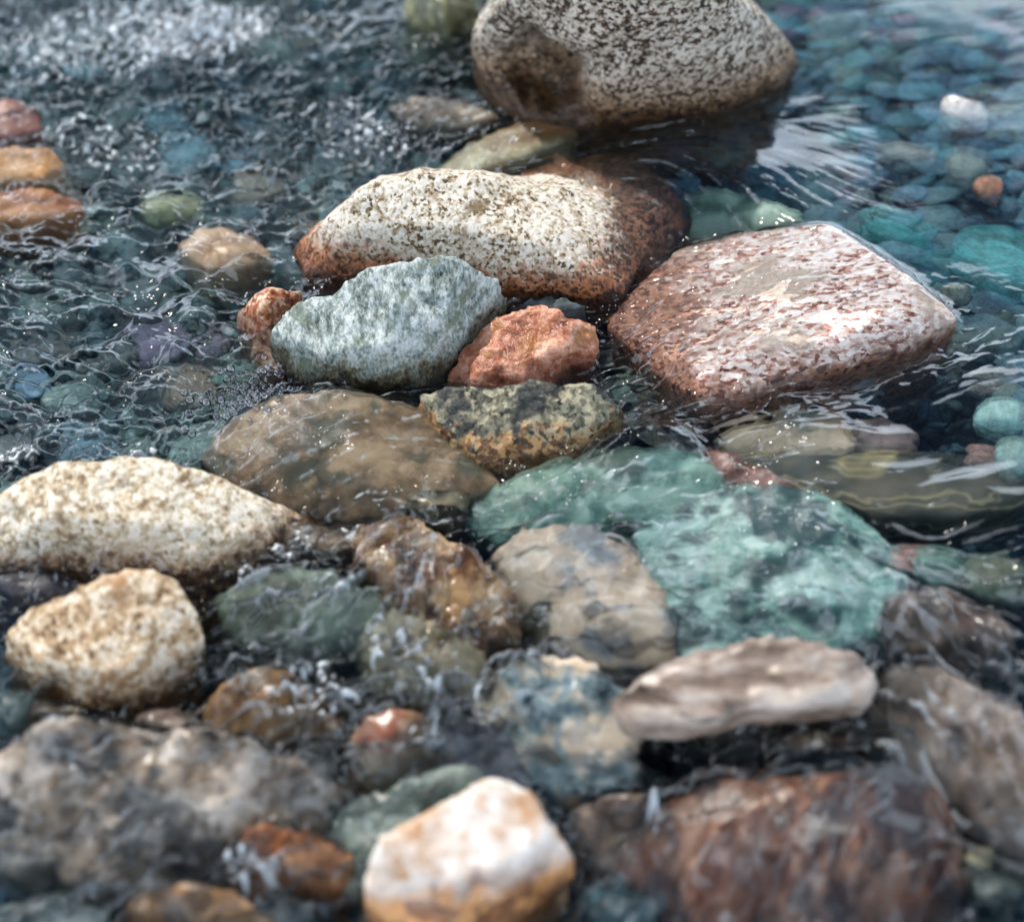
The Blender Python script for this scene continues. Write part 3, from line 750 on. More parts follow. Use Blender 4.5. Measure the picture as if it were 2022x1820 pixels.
def gauss(A, s):
    """gaussian blur, sigma in cells, by FFT with edge padding"""
    p = int(4 * s) + 2
    B = np.pad(A, p, mode='edge')
    ky = np.fft.fftfreq(B.shape[0])[:, None]
    kx = np.fft.rfftfreq(B.shape[1])[None, :]
    B = np.fft.irfft2(np.fft.rfft2(B) * np.exp(-2 * (math.pi * s) ** 2 * (kx ** 2 + ky ** 2)), s=B.shape)
    return B[p:-p, p:-p]


BASE = gauss(BASE, 6)


# --- zones given in picture coordinates, placed on the water plane
def zone(lst):
    A = np.zeros_like(X)
    Wt = np.zeros_like(X)
    for u, v, r, val in lst:
        x, y = at(u, v, -0.04)
        q = np.exp(-((X - x) ** 2 + (Y - y) ** 2) / (2 * r * r))
        A += q * val
        Wt += q
    return A, Wt


def field(lst, pw=2.0):
    num = 0
    den = 0
    for u, v, val in lst:
        x, y = at(u, v, -0.04)
        q = ((CX - x) ** 2 + (CY - y) ** 2 + 0.004) ** -pw
        num = num + q * val
        den = den + q
    return upsample(num / den)


def fld(lst):
    return field([(u, v, a) for u, v, a in lst])


# water draped over the wet rocks
RS = 0.006
rx = np.arange(gx[0], gx[-1], RS)
ry = np.arange(gy[0], gy[-1], RS)
RH = np.full((len(ry), len(rx)), -9.0)
FN = noise2(*np.meshgrid(rx, ry), 22, 5, 3)
for bvh, (film, var), lo, hi in ROCKS:
    i0, i1 = max(0, int((lo[0] - rx[0]) / RS)), min(len(rx), int((hi[0] - rx[0]) / RS) + 2)
    j0, j1 = max(0, int((lo[1] - ry[0]) / RS)), min(len(ry), int((hi[1] - ry[0]) / RS) + 2)
    for j in range(j0, j1):
        for i in range(i0, i1):
            hit = bvh.ray_cast(Vector((rx[i], ry[j], 1)), Vector((0, 0, -1)))
            if hit[0] is not None:
                z = hit[0].z + film + var * 0.02 * FN[j, i]
                if z > RH[j, i]:
                    RH[j, i] = z
FXI = np.clip((X - rx[0]) / RS, 0, len(rx) - 1.001)
FYI = np.clip((Y - ry[0]) / RS, 0, len(ry) - 1.001)


def ups2(A):
    ix, iy = FXI.astype(int), FYI.astype(int)
    fx, fy = FXI - ix, FYI - iy
    ix2, iy2 = np.minimum(ix + 1, len(rx) - 1), np.minimum(iy + 1, len(ry) - 1)
    return (A[iy, ix] * (1 - fx) + A[iy, ix2] * fx) * (1 - fy) + (A[iy2, ix] * (1 - fx) + A[iy2, ix2] * fx) * fy


for it in range(12):            # let the sheet of water run on past the rim of each rock and fall away
    P_ = np.pad(RH, 1, constant_values=-9)
    nb_ = np.max([P_[1:-1, :-2], P_[1:-1, 2:], P_[:-2, 1:-1], P_[2:, 1:-1]], 0) - RS * .75
    RH = np.where(RH < -5, np.where(nb_ > -5, nb_, RH), RH)
BASE = BASE + fld([(1000, 100, 0), (200, 200, 0), (1800, 300, 0), (300, 700, 0), (1100, 700, 0), (1800, 700, 0), (1900, 1000, 0), (200, 850, .002), (900, 950, .008), (1400, 960, .012), (600, 1000, .012),
                   (200, 1150, .006), (200, 1400, .008), (700, 1200, .042), (1150, 1200, .030), (1500, 1150, .024), (600, 1450, .045), (1000, 1450, .042), (1900, 1300, .038), (1500, 1480, -.004), (1500, 1700, .044), (1000, 1700, .004),
                   (300, 1650, .042), (1850, 1550, .042), (1250, 1700, .046)])
rel = np.maximum(ups2(np.where(RH > -5, RH, -0.3)) - BASE, -0.03)
rel_b = gauss(rel, 4.5)
kk = 0.006
DR = np.where(rel_b > 0, rel_b, 0) + kk * np.log1p(np.exp(-np.abs(rel_b) / kk)) - kk * 0.1
DR = np.maximum(DR, 0)
DRAPE = gauss(DR, 1.5)


FLOW = [(1900, 100, -1, .12), (1950, 300, -1, .1), (1700, 250, -1, .05), (1600, 180, -.8, .7), (1500, 240, -1, .35), (1650, 330, -1, -.3), (1500, 350, -1, -.55), (1600, 420, -1, -.45), (1450, 420, -.7, -.6), (1350, 300, -1, .1), (1200, 250, -1, .1),
        (1000, 280, -1, .3), (900, 320, -1, .4), (680, 50, -1, .6), (850, 120, -1, .1), (300, 60, -1, .1), (300, 300, -1, .05), (200, 500, -1, -.05), (350, 560, -1, -.25), (200, 750, -1, -.1),
        (1850, 480, -1, -.3), (1950, 600, -1, -.3), (1850, 700, -.9, .6), (1600, 760, -1, .3), (1300, 870, -1, .5), (1500, 600, -1, .12), (700, 850, -1, .3), (600, 950, -1, .3), (850, 950, -1, -.3),
        (1050, 980, -1, .25), (1300, 950, -1, .15), (1500, 1050, -1, -.15), (1700, 1080, -1, -.5), (1900, 1030, -1, .3), (1500, 1180, -1, -.2), (1700, 1220, -.8, -.8), (1150, 1180, -1, -.2), (850, 1150, -.3, 1),
        (700, 1300, -1, .3), (500, 1200, -1, .2), (250, 1000, -1, .3), (1400, 1350, -1, .2), (1850, 1450, -.8, -.9), (1600, 1700, -.5, 1), (1200, 1650, -.5, .8), (400, 1600, -1, .4), (1250, 1500, -1, -.1)]
vx = 0
vy = 0
fl = []
for u, v, du, dv in FLOW:
    x0, y0 = at(u, v, -.04)
    x1, y1 = at(u + du * 10, v + dv * 10, -.04)
    n = math.hypot(x1 - x0, y1 - y0)
    fl.append((u, v, (x1 - x0) / n, (y1 - y0) / n))
VX = fld([(u, v, a) for u, v, a, b in fl])
VY = fld([(u, v, b) for u, v, a, b in fl])
nn_ = np.hypot(VX, VY) + 1e-6
VX, VY = VX / nn_, VY / nn_


def samp(A, px, py):
    px = np.clip(px, 0, A.shape[1] - 1.001)
    py = np.clip(py, 0, A.shape[0] - 1.001)
    ix = px.astype(np.int32)
    iy = py.astype(np.int32)
    fx = px - ix
    fy = py - iy
    return (A[iy, ix] * (1 - fx) + A[iy, ix + 1] * fx) * (1 - fy) + (A[iy + 1, ix] * (1 - fx) + A[iy + 1, ix + 1] * fx) * fy


def band(s1, s2, seed):
    r = np.random.default_rng(seed).normal(size=X.shape)
    b = gauss(r, s1) - gauss(r, s2)
    return b / b.std()


def lic(srcs, steps, step):
    """average the sources along the flow; returns one array per source"""
    IX, IY = np.meshgrid(np.arange(X.shape[1], dtype=float), np.arange(X.shape[0], dtype=float))
    out = [s.copy() for s in srcs]
    for sg in (1, -1):
        px, py = IX.copy(), IY.copy()
        for k in range(steps):
            a, b = samp(VX, px, py), samp(VY, px, py)
            px += sg * step * a
            py += sg * step * b
            wk = 0.5 + 0.5 * math.cos(math.pi * (k + 1) / (steps + 1))
            for i, s in enumerate(srcs):
                out[i] += wk * samp(s, px, py)
    return [o / o.std() for o in out]


nf, nm = band(1.5, 3.0, 1), band(3.0, 6.5, 2)
s_short, m_short = lic([nf, nm], 7, 1.6)
s_long, m_long, silk = lic([band(1.6, 3.2, 3), band(3.0, 7, 4), band(8, 18, 14)], 16, 2.4)
chop = band(2.2, 5, 5)
big = band(9, 22, 6)

A_short = fld([(1900, 300, .0), (1900, 450, 0), (1750, 450, 0), (1700, 200, .0), (1600, 350, .05), (1950, 600, .0), (1850, 560, 0), (1400, 300, .1), (1800, 80, .0), (1980, 780, .1), (1960, 850, .05), (1200, 250, .3), (1000, 280, .4), (850, 120, 1.1), (700, 50, .6), (300, 60, 1.1), (600, 250, 1.2), (300, 400, .95), (300, 600, 1.0), (150, 750, 1.0), (450, 800, 1.0),
               (650, 500, .9), (1050, 600, .8), (1500, 600, 1.15), (1300, 700, 1.1), (1650, 800, .35), (1850, 720, .7), (1300, 850, .9), (1750, 950, .05), (1950, 960, .05), (700, 880, .55), (650, 980, .6), (950, 960, .6), (1200, 950, .8), (1500, 1080, .9),
               (1850, 1080, .25), (1150, 1150, .35), (850, 1150, .9), (600, 1200, .9), (250, 1000, .4), (850, 1350, 1.0), (1500, 1300, .4), (1900, 1400, .35), (1300, 1500, .6), (500, 1500, .6), (1500, 1700, .4), (300, 1700, .5), (1200, 1750, .7)])
A_long = fld([(1900, 300, .02), (1650, 250, .03), (1750, 300, .02), (1600, 290, .06), (1800, 400, .02), (1720, 380, .04), (1950, 200, .03), (1850, 450, .03), (1800, 200, .06), (1700, 200, .06), (1700, 330, .08), (1600, 350, .08), (1480, 380, .22), (1950, 600, .03), (1850, 560, .04), (1980, 800, .06), (1700, 430, .2), (1400, 300, .55), (1800, 80, .08), (1650, 60, .06), (1550, 200, .15), (1620, 160, .08), (1200, 250, .45), (1000, 280, .8), (850, 120, .6), (700, 50, 1.2), (300, 60, .4), (300, 400, .35), (300, 600, .35),
              (1500, 600, .5), (1650, 800, .25), (1850, 720, .2), (1750, 950, .06), (1950, 960, .05), (700, 880, 1.0), (950, 960, 1.0), (1500, 1080, .9), (1700, 1080, .9), (1850, 1080, .5), (1150, 1150, .7), (850, 1150, 1.1), (1900, 1400, .9), (1500, 1700, .9), (1100, 1400, 1.0), (500, 1300, .9), (300, 1600, .8), (1200, 1700, 1.1)])
A_chop = fld([(1900, 300, .0), (1900, 500, 0), (1750, 420, 0), (1950, 800, .0), (1600, 350, .0), (1400, 300, .0), (1800, 80, .0), (850, 120, .8), (700, 50, .2), (300, 60, 2.6), (450, 80, 3.0), (100, 200, 1.3), (680, 240, 1.8), (200, 260, 1.5), (500, 150, 1.0), (300, 400, .3), (300, 600, .3), (200, 780, .5), (290, 870, 1.5), (20, 850, 1.2), (480, 780, 1.0),
              (1500, 600, .1), (1650, 800, .1), (1850, 700, .4), (1850, 950, .0), (700, 880, .1), (520, 990, .6), (580, 1060, 1.2), (650, 1180, 1.0), (1200, 950, .4), (1500, 1080, .4), (1850, 1080, .1), (1150, 1150, .1), (800, 1100, 1.0), (850, 1300, 1.0),
              (950, 1320, 1.0), (1500, 1300, .2), (1900, 1400, .2), (1000, 1500, .9), (350, 1400, .9), (500, 1600, .8), (1500, 1700, .2), (150, 1700, .6), (1250, 1700, .7)])
A_big = fld([(1900, 300, .04), (1900, 500, .04), (1750, 420, .08), (1600, 350, .2), (1400, 300, .2), (1800, 80, .1), (1950, 800, .08), (850, 120, 1.2), (300, 60, 1.5), (600, 250, 1.4), (300, 400, 1.4), (300, 600, 1.5), (150, 500, 1.4), (200, 780, 1.4), (1500, 600, .2), (1650, 800, .5), (1750, 950, .2), (700, 880, .5),
             (1200, 950, .6), (1500, 1080, .6), (1850, 1080, .4), (850, 1300, 1.2), (1500, 1300, .5), (1200, 1700, .7), (300, 1600, .8)])
mod = 0.8 + 1.7 * noise2(CX, CY, 7, 11, 4)
mod = np.clip(upsample(mod), .12, 1.9)
sharp = lambda n: np.tanh(n * 0.8) + 0.25 * (np.abs(n) - .8)
RIP = (0.00042 * A_short * sharp(s_short) + 0.0025 * A_short * m_short + 0.00050 * A_long * s_long + 0.0013 * A_long * m_long) * mod \
    + 0.0015 * A_chop * chop + 0.0032 * A_big * big
A_silk = fld([(1900, 300, .04), (1900, 500, .06), (1750, 300, .12), (1600, 330, .35), (1450, 300, .7), (1550, 210, .3), (1650, 200, .15), (1350, 260, .8), (1200, 260, .9), (1000, 290, .9), (1650, 400, .15), (1750, 380, .06), (1650, 290, .1), (1800, 80, .06), (1650, 60, .1), (1950, 60, .05), (2000, 200, .03), (300, 400, .9), (200, 600, .9), (600, 250, .6), (1900, 1040, 1.0), (1700, 780, .8), (1850, 1400, 1.2), (1500, 1650, .8), (1250, 920, .8), (300, 1200, .3), (800, 1300, .4), (1100, 1150, .6)])
RIP += .0022 * A_silk * silk
calm = fld([(1700, 250, .3), (1800, 350, .25), (1900, 250, .25), (1900, 450, .25), (1650, 200, .3), (1750, 450, .3), (1900, 60, .35), (1650, 40, .35), (1620, 330, .6), (1450, 330, 1), (1500, 600, 1), (1850, 560, .5), (1980, 600, .35), (1900, 720, .9), (1600, 760, 1), (1300, 250, 1), (1000, 200, 1), (700, 500, 1), (1500, 1000, 1), (1960, 850, .4)])
RIP *= calm
thin = smooth(.001, .012, DRAPE)          # the film over rocks carries smaller waves
RIP *= (1 - 0.1 * thin)
# the smooth bow wave by the dark mottled rock and the lip by the olive slab
fg = smooth(-.02, -.25, Y)
mid_ = smooth(.12, -.05, Y) * smooth(.25, .05, X)
RIP += fg * (.0008 * chop * mod + .0050 * m_long * mod + .0022 * m_short * mod + .008 * silk) + mid_ * (.0018 * m_long + .0012 * m_short) * mod
bow, _ = zone([(1360, 395, .075, .014), (1530, 415, .055, .007), (1560, 800, .025, .006), (1730, 765, .03, .006), (1480, 835, .02, .004), (1850, 740, .025, .005), (1900, 690, .03, -.005), (1290, 885, .035, .016), (1230, 900, .03, .008), (1800, 1020, .05, .006), (1950, 1010, .05, .01), (1900, 1000, .05, .005), (1000, 960, .04, -.008), (1600, 740, .06, -.004)])
WZ = BASE + DRAPE + RIP + bow

foam_a, _ = zone([(450, 60, .04, 1.3), (370, 40, .05, 1.0), (300, 100, .04, .7), (200, 40, .06, .5), (90, 90, .05, .45), (30, 60, .05, .3), (690, 240, .05, .42), (760, 290, .04, .3), (250, 280, .05, .32), (120, 240, .05, .25), (270, 865, .016, .8), (320, 890, .015, .9), (20, 860, .02, .7),
                  (530, 990, .018, .45), (580, 1045, .02, .45), (700, 1010, .015, .3), (660, 1150, .025, .35), (850, 1290, .03, .35), (940, 1350, .025, .4), (480, 1100, .015, .3), (700, 1390, .02, .35), (500, 1630, .02, .7), (850, 1400, .02, .5), (330, 1390, .02, .5), (960, 1520, .015, .4), (1300, 1540, .015, .35), (600, 1320, .03, .45), (760, 1240, .02, .5), (1040, 1290, .012, .7), (130, 1520, .01, .4), (470, 950, .012, .3), (200, 1390, .03, .2)])
fn = noise2(X, Y, 60, 21, 4, .6)
fn2 = gauss(np.random.default_rng(9).normal(size=X.shape), 1.3)
fn2 /= fn2.std()
FOAM = smooth(.30, .95, np.clip(foam_a, 0, 1.1) + .75 * fn + .34 * fn2 - .16) * smooth(.08, .25, foam_a)
fast = fld([(300, 300, .5), (300, 60, 1), (600, 250, .8), (200, 560, .35), (300, 800, .5), (700, 850, .6), (900, 330, .5), (1500, 380, .5), (1800, 300, 0), (1900, 500, 0), (1500, 620, .25), (1700, 780, .1), (1900, 950, 0), (1200, 950, .6), (1500, 1100, .6), (1750, 1150, .5), (1150, 1150, .4),
            (850, 1150, .9), (600, 1150, .8), (250, 1000, .1), (200, 1250, 0), (850, 1320, 1), (500, 1400, .7), (1900, 1400, .5), (1500, 1650, .4), (1450, 1330, .2), (1250, 1650, .6), (300, 1600, .4), (900, 1550, .3), (950, 1700, 0), (1050, 600, .3), (900, 450, 0)])
wisp = smooth(1.5, 3.0, .75 * s_long + .75 * m_long + .5 * s_short + .5 * fn2) * np.clip(fast * mod, 0, 1)
FOAM = np.maximum(FOAM, .55 * wisp)
WZ = WZ + FOAM * 0.0010 * (1 + .4 * fn2)

# ------------------------------------------------------------------ water material and mesh
N = NT('stream_water')
tcn = N.n('ShaderNodeTexCoord').outputs['Object']
fo = N.n('ShaderNodeAttribute', attribute_name='foam').outputs['Fac']
nb = N.n('ShaderNodeTexNoise', {'Vector': tcn, 'Scale': 160.0, 'Detail': 2.0}).outputs['Fac']
bp = N.n('ShaderNodeBump', {'Strength': 0.06, 'Distance': 0.002, 'Height': nb}).outputs[0]
tr = N.n('ShaderNodeBsdfTransparent', {'Color': (1, 1, 1, 1)}).outputs[0]
rf = N.n('ShaderNodeBsdfRefraction', {'Color': (1, 1, 1, 1), 'Roughness': 0.0, 'IOR': 1.33}).outputs[0]
body = N.n('ShaderNodeMixShader', {0: 0.55, 1: tr, 2: rf}).outputs[0]
gl = N.n('ShaderNodeBsdfGlossy', {'Color': (1, 1, 1, 1), 'Roughness': 0.055, 'Normal': bp}).outputs[0]
bk = N.n('ShaderNodeNewGeometry').outputs['Backfacing']      # light leaving the water meets the same reflectance as light entering it
ior = N.n('ShaderNodeMapRange', {'Value': bk, 'To Min': 1.40, 'To Max': 1 / 1.40}).outputs[0]
fr = N.n('ShaderNodeFresnel', {'IOR': ior, 'Normal': bp}).outputs[0]
srf = N.n('ShaderNodeMixShader', {0: fr, 1: body, 2: gl}).outputs[0]
fd = N.n('ShaderNodeBsdfPrincipled', {'Base Color': (.78, .84, .88, 1), 'Roughness': 0.25}).outputs[0]
srf = N.n('ShaderNodeMixShader', {0: N.math('MULTIPLY', fo, 0.8), 1: srf, 2: fd}).outputs[0]
va = N.n('ShaderNodeVolumeAbsorption', {'Color': (.12, .545, .82, 1), 'Density': 4.2}).outputs[0]
N.n('ShaderNodeOutputMaterial', {'Surface': srf, 'Volume': va})
WATER = N.m

ext = np.cumsum(0.004 * 1.35 ** np.arange(22))
ext = ext[ext < 4]
exl = len(ext)
wx = np.concatenate([gx[0] - ext[::-1], gx, gx[-1] + ext])
wy = np.concatenate([gy[0] - ext[::-1], gy, gy[-1] + ext])


def pad(A, fade_to_edge=True):
    return np.pad(A, exl, mode='edge')


e = 0.03
fade = np.minimum(np.minimum(smooth(0, e, X - gx[0]), smooth(0, e, gx[-1] - X)), np.minimum(smooth(0, e, Y - gy[0]), smooth(0, e, gy[-1] - Y)))
PB = pad(gauss(BASE, 8))
core = PB.copy()
core[exl:-exl, exl:-exl] = BASE * fade + gauss(BASE, 8) * (1 - fade) + (WZ - BASE) * fade
GXw, GYw = np.meshgrid(wx, wy)
nx, ny = len(wx), len(wy)
V = np.stack([GXw.ravel(), GYw.ravel(), core.ravel()], 1)
idx = np.arange(nx * ny).reshape(ny, nx)
F = np.stack([idx[:-1, :-1].ravel(), idx[:-1, 1:].ravel(), idx[1:, 1:].ravel(), idx[1:, :-1].ravel()], 1)
ring = np.concatenate([idx[0, :-1], idx[:-1, -1], idx[-1, :0:-1], idx[:0:-1, 0]])
low = V[ring].copy()
low[:, 2] = -0.8
nb0 = len(V)
cen = np.array([[0, 0, -0.8]])
V = np.concatenate([V, low, cen])
li = nb0 + np.arange(len(ring))
F2 = np.stack([ring, li, np.roll(li, -1), np.roll(ring, -1)], 1)
F3 = np.stack([li, np.full(len(li), len(V) - 1), np.full(len(li), len(V) - 1), np.roll(li, -1)], 1)
wm = new_mesh('water', V, np.concatenate([F, F2]))
# close the underside with a fan of triangles
bmw = [(int(a), len(V) - 1, int(b)) for a, b in zip(li, np.roll(li, -1))]
me = wm
k0 = len(me.loops)
p0 = len(me.polygons)
me.loops.add(3 * len(bmw))
me.polygons.add(len(bmw))
lvv = np.empty(len(me.loops), np.int32)
me.loops.foreach_get('vertex_index', lvv)
lvv[k0:] = np.array(bmw, np.int32).ravel()
me.loops.foreach_set('vertex_index', lvv)
ls = np.empty(len(me.polygons), np.int32)
me.polygons.foreach_get('loop_start', ls)
ls[p0:] = k0 + 3 * np.arange(len(bmw))
me.polygons.foreach_set('loop_start', ls)
me.update(calc_edges=True)
me.polygons.foreach_set('use_smooth', np.concatenate([np.full(len(F), True), np.full(len(F2) + len(bmw), False)]))
fa = np.zeros(len(V), np.float32)
ff = np.zeros((ny, nx), np.float32)
ff[exl:-exl, exl:-exl] = FOAM * fade
fa[:nb0] = ff.ravel()
at_ = me.attributes.new('foam', 'FLOAT', 'POINT')
at_.data.foreach_set('value', fa)
me.materials.append(WATER)
water = bpy.data.objects.new('water', me)
C.objects.link(water)
tag(water, kind='structure')

# ------------------------------------------------------------------ stream bed and banks
bx_ = np.concatenate([-np.geomspace(1.05, 160, 40)[::-1], np.linspace(-1, 1, 200), np.geomspace(1.05, 160, 40)])
by_ = np.concatenate([-np.geomspace(1.05, 160, 40)[::-1], np.linspace(-1, 1.4, 240), np.geomspace(1.45, 160, 40)])
BX, BY = np.meshgrid(bx_, by_)
LB = level(np.clip(BX, -1.1, 1.1), np.clip(BY, -.95, 1.4))


def bedz(x, y):
    x = np.asarray(x, float)
    y = np.asarray(y, float)
    l = level(np.clip(x, -1.1, 1.1), np.clip(y, -.95, 1.4))
    pool = smooth(.1, .5, x + .25 * (y - .3))
    dp = 0
    for u_, v_, r_, d_ in [(1600, 770, .07, .16), (1830, 745, .06, .12), (1420, 830, .05, .12), (1900, 1075, .08, .14), (1990, 1250, .06, .12), (1400, 250, .08, .07), (1200, 245, .07, .06), (900, 80, .07, .06), (1400, 520, .03, .08), (1300, 860, .04, .1), (950, 960, .04, .06), (1500, 1460, .07, .1), (1150, 1800, .06, .1), (700, 150, .08, .05), (1230, 1720, .05, .08), (1080, 1200, .03, .08)]:
        px_, py_ = at(u_, v_, -.05)
        dp = dp + d_ * np.exp(-((x - px_) ** 2 + (y - py_) ** 2) / (2 * r_ * r_))
    return l - 0.085 - 0.02 * pool * smooth(-.3, .1, y) - dp - .09 * smooth(.0, -.2, y)


BZ = bedz(BX, BY) + .010 * noise2(BX, BY, 12, 3, 4)
rr = np.hypot(BX, BY)
BZ = BZ + smooth(2.6, 3.9, rr) * 0.35 + smooth(3.5, 30, rr) * 1.2 + .03 * noise2(BX, BY, 1.3, 4, 4) * smooth(2, 6, rr)
ib = np.arange(BX.size).reshape(BX.shape)
BF = np.stack([ib[:-1, :-1].ravel(), ib[:-1, 1:].ravel(), ib[1:, 1:].ravel(), ib[1:, :-1].ravel()], 1)
bm_ = new_mesh('ground', np.stack([BX.ravel(), BY.ravel(), BZ.ravel()], 1), BF)
N = NT('gravel_bed')
tcn = N.n('ShaderNodeTexCoord').outputs['Object']
vo = N.n('ShaderNodeTexVoronoi', {'Vector': tcn, 'Scale': 70.0})
ra = N.n('ShaderNodeValToRGB', {'Fac': N.n('ShaderNodeSeparateColor', {0: vo.outputs['Color']}).outputs[0]})
ra.color_ramp.elements[0].color = srgb('2A2C28')
ra.color_ramp.elements[1].color = srgb('48443C')
bpn = N.n('ShaderNodeBump', {'Strength': 1.0, 'Distance': 0.006, 'Height': vo.outputs['Distance']}, invert=True).outputs[0]
N.n('ShaderNodeOutputMaterial', {'Surface': N.n('ShaderNodeBsdfPrincipled', {'Base Color': ra.outputs[0], 'Roughness': .8, 'Normal': bpn}).outputs[0]})
bm_.materials.append(N.m)
bed = bpy.data.objects.new('ground', bm_)
C.objects.link(bed)
tag(bed, kind='structure')

# ------------------------------------------------------------------ pebbles
random.seed(5)


def ico(sub):
    b = bmesh.new()
    bmesh.ops.create_icosphere(b, subdivisions=sub, radius=1)
    v = np.array([tuple(q.co) for q in b.verts])
    f = np.array([[q.index for q in p.verts] for p in b.faces])
    b.free()
    return v, f


I4, I2 = ico(4), ico(2)


def stone_shape(V, seed, ang=0.18):
    r = np.random.default_rng(seed)
    U = V / np.linalg.norm(V, axis=1)[:, None]
    # intersect with a handful of random planes: rounded but faceted cobbles
    d = np.ones(len(U)) * 1.15
    for _ in range(9):
        n = r.normal(size=3)
        n /= np.linalg.norm(n)
        h = r.uniform(.50, .9) if ang < .15 else r.uniform(.62, 1.0)
        dn = U @ n
        d = np.where(dn > .05, -np.log(np.exp(-d * 16) + np.exp(-np.clip(h / np.maximum(dn, .05), 0, 4) * 16)) / 16, d)
    d = d * (1 - ang) + ang * (1 + .45 * fbm(U * 1.1 + seed * 3.3, 3))
    d += .03 * fbm(U * 4 + seed, 3)
    return U * d[:, None]


PM = {
    'teal': pebble_mat('teal_pebble', ['7CA8A0', '5A8A88', '94B8AC', '688688', 'A0BCB2']),
    'dark': pebble_mat('dark_pebble', ['5E7068', '6E7E76', '4A5A54', '7E8274', '665E52']),
    'slate': pebble_mat('slate_pebble', ['6C8690', '8A9EA4', '52686E', '98AAAA', '6A7C78']),
    'mauve': pebble_mat('mauve_pebble', ['A88C90', '84707A', 'B89C92', '94807A']),
    'olive': pebble_mat('olive_pebble', ['86947E', '6E7C6C', '98A08A', '5C6C5E']),
    'tan': pebble_mat('tan_pebble', ['A88E70', '8C6E50', 'B8A084', '80654C']),
}
LAB = {'dark': 'dark grey', 'teal': 'teal-green', 'slate': 'blue-grey', 'mauve': 'dull mauve', 'olive': 'olive-grey', 'tan': 'tan'}
PROTO = {}
for kname in PM:
    for s in range(5):
        vv = stone_shape(I4[0], 100 + s * 7 + len(kname))
        pm = new_mesh('pebble', vv * 0.05, I4[1])
        pm.materials.append(PM[kname])
        PROTO[kname, s] = pm


def put_pebble(kind, s, x, y, z, size, flat, rz, tilt, label, group=None, name='pebble', cat='pebble', mesh=None, sy=.7):
    o = bpy.data.objects.new(name, mesh or PROTO[kind, s])
    k = size / 0.1
    o.scale = (k, k * sy, k * flat)
    o.rotation_euler = (tilt[0], tilt[1], rz)
    o.location = (x, y, z)
    C.objects.link(o)
    tag(o, label, cat, group)
    return o


def named_pebble(u, v, size, sy, flat, rzd, cols, label, depth=.06, ang=.3, seed=3, name='pebble', tilt=(0, 0)):
    vv = stone_shape(I4[0], seed, ang)
    pm = new_mesh(name, vv * 0.05, I4[1])
    pm.materials.append(pebble_mat(label.split(',')[0].replace(' ', '_')[:30], cols))
    x, y, z = pt(u, v, -depth)
    taken.append((x, y, size * .5))
    return put_pebble('', 0, x, y, z, size, flat, math.radians(rzd), tilt, label, mesh=pm, sy=sy, name=name, cat='stone' if name == 'stone' else 'pebble')


taken = []
named_pebble(1912, 226, .07, .8, .6, -20, ['F4ECE4', 'ECE2DA'], 'white angular stone standing out on the pool bed', .02, .04, 3, 'stone', (.3, .2))
named_pebble(1952, 383, .045, .9, .7, 60, ['C8906E', 'A8745A'], 'small orange wedge-shaped stone on the pool bed at the right', .02, .04, 4, 'stone', (.2, -.2))
named_pebble(1790, 318, .086, .48, .4, -6, ['8C9490', '868E8C'], 'smooth oval grey pebble on the pool bed left of the egg-shaped one', .03, .8, 5)
named_pebble(1908, 342, .072, .85, .55, 75, ['76867E', '707F7A'], 'egg-shaped grey-green pebble just above the small orange stone', .035, .8, 6)
named_pebble(1760, 482, .105, .6, .45, -30, ['4E9C96', '489690'], 'rounded bright teal pebble behind the corner of the reddish slab', .06, .7, 7, 'stone')
named_pebble(1990, 550, .155, .75, .4, -35, ['5CA8A0', '529C96'], 'largest teal cobble at the right edge of the pool', .07, .25, 8, 'stone')
named_pebble(1886, 592, .042, .9, .9, 10, ['5C6E68', '4C5E5A'], 'small dark grey cobble touching the right tip of the reddish slab', .02, .7, 9)
named_pebble(1978, 838, .066, .8, .7, 20, ['8CB0A8', '78A09A'], 'pale green pitted cobble near the right edge below the slab', .03, .3, 10, 'stone')
named_pebble(1962, 770, .06, .5, .4, -5, ['9C9686', '8E8878'], 'flat beige pebble above the pale green pitted cobble', .045, .3, 11)
named_pebble(1782, 78, .04, .9, .6, 0, ['A07478', '98707A'], 'pinkish round pebble in the upper right of the pool', .06, .6, 12)
named_pebble(2010, 120, .045, .5, .5, 30, ['D2C8BC', 'C8C0B4'], 'cream pebble at the upper right edge of the frame', .05, .3, 13)
named_pebble(1860, 95, .13, .35, .35, -8, ['4C8684', '427C7C'], 'long teal stone lying flat beside the pinkish round pebble', .08, .5, 14, 'stone')
named_pebble(1640, 505, .09, .6, .4, 20, ['708C88', '688480'], 'grey-teal stone tucked under the far edge of the reddish slab', .07, .4, 15, 'stone')
named_pebble(1850, 560, .1, .5, .35, 15, ['4F8E8A', '488682'], 'tapered teal stone between the reddish slab and the largest cobble', .08, .3, 16, 'stone')
named_pebble(1590, 405, .12, .55, .35, -20, ['64807C', '5C7874'], 'broad grey-green stone under the streaming water behind the slab', .07, .3, 17, 'stone')
named_pebble(1950, 680, .1, .6, .35, 10, ['5E6E64', '56665E'], 'dark olive stone just right of the tip of the reddish slab', .06, .3, 18, 'stone')
named_pebble(1935, 910, .04, .6, .5, -20, ['C09484', 'A8806E'], 'small salmon pebble on the bed below the pale green cobble', .04, .2, 19)
named_pebble(2000, 915, .06, .8, .6, 60, ['8CA69C', '829C92'], 'grey-green pebble cut by the right edge below the pale cobble', .035, .5, 20)
named_pebble(1935, 1692, .028, .8, .7, 0, ['E0D0A8', 'D4C498'], 'pale yellow pebble alone in dark water at the lower right', .0, .6, 21)
named_pebble(1810, 1735, .018, .8, .7, 0, ['D8C8A0', 'C8B890'], 'tiny yellow pebble left of the pale yellow one', .0, .6, 22)
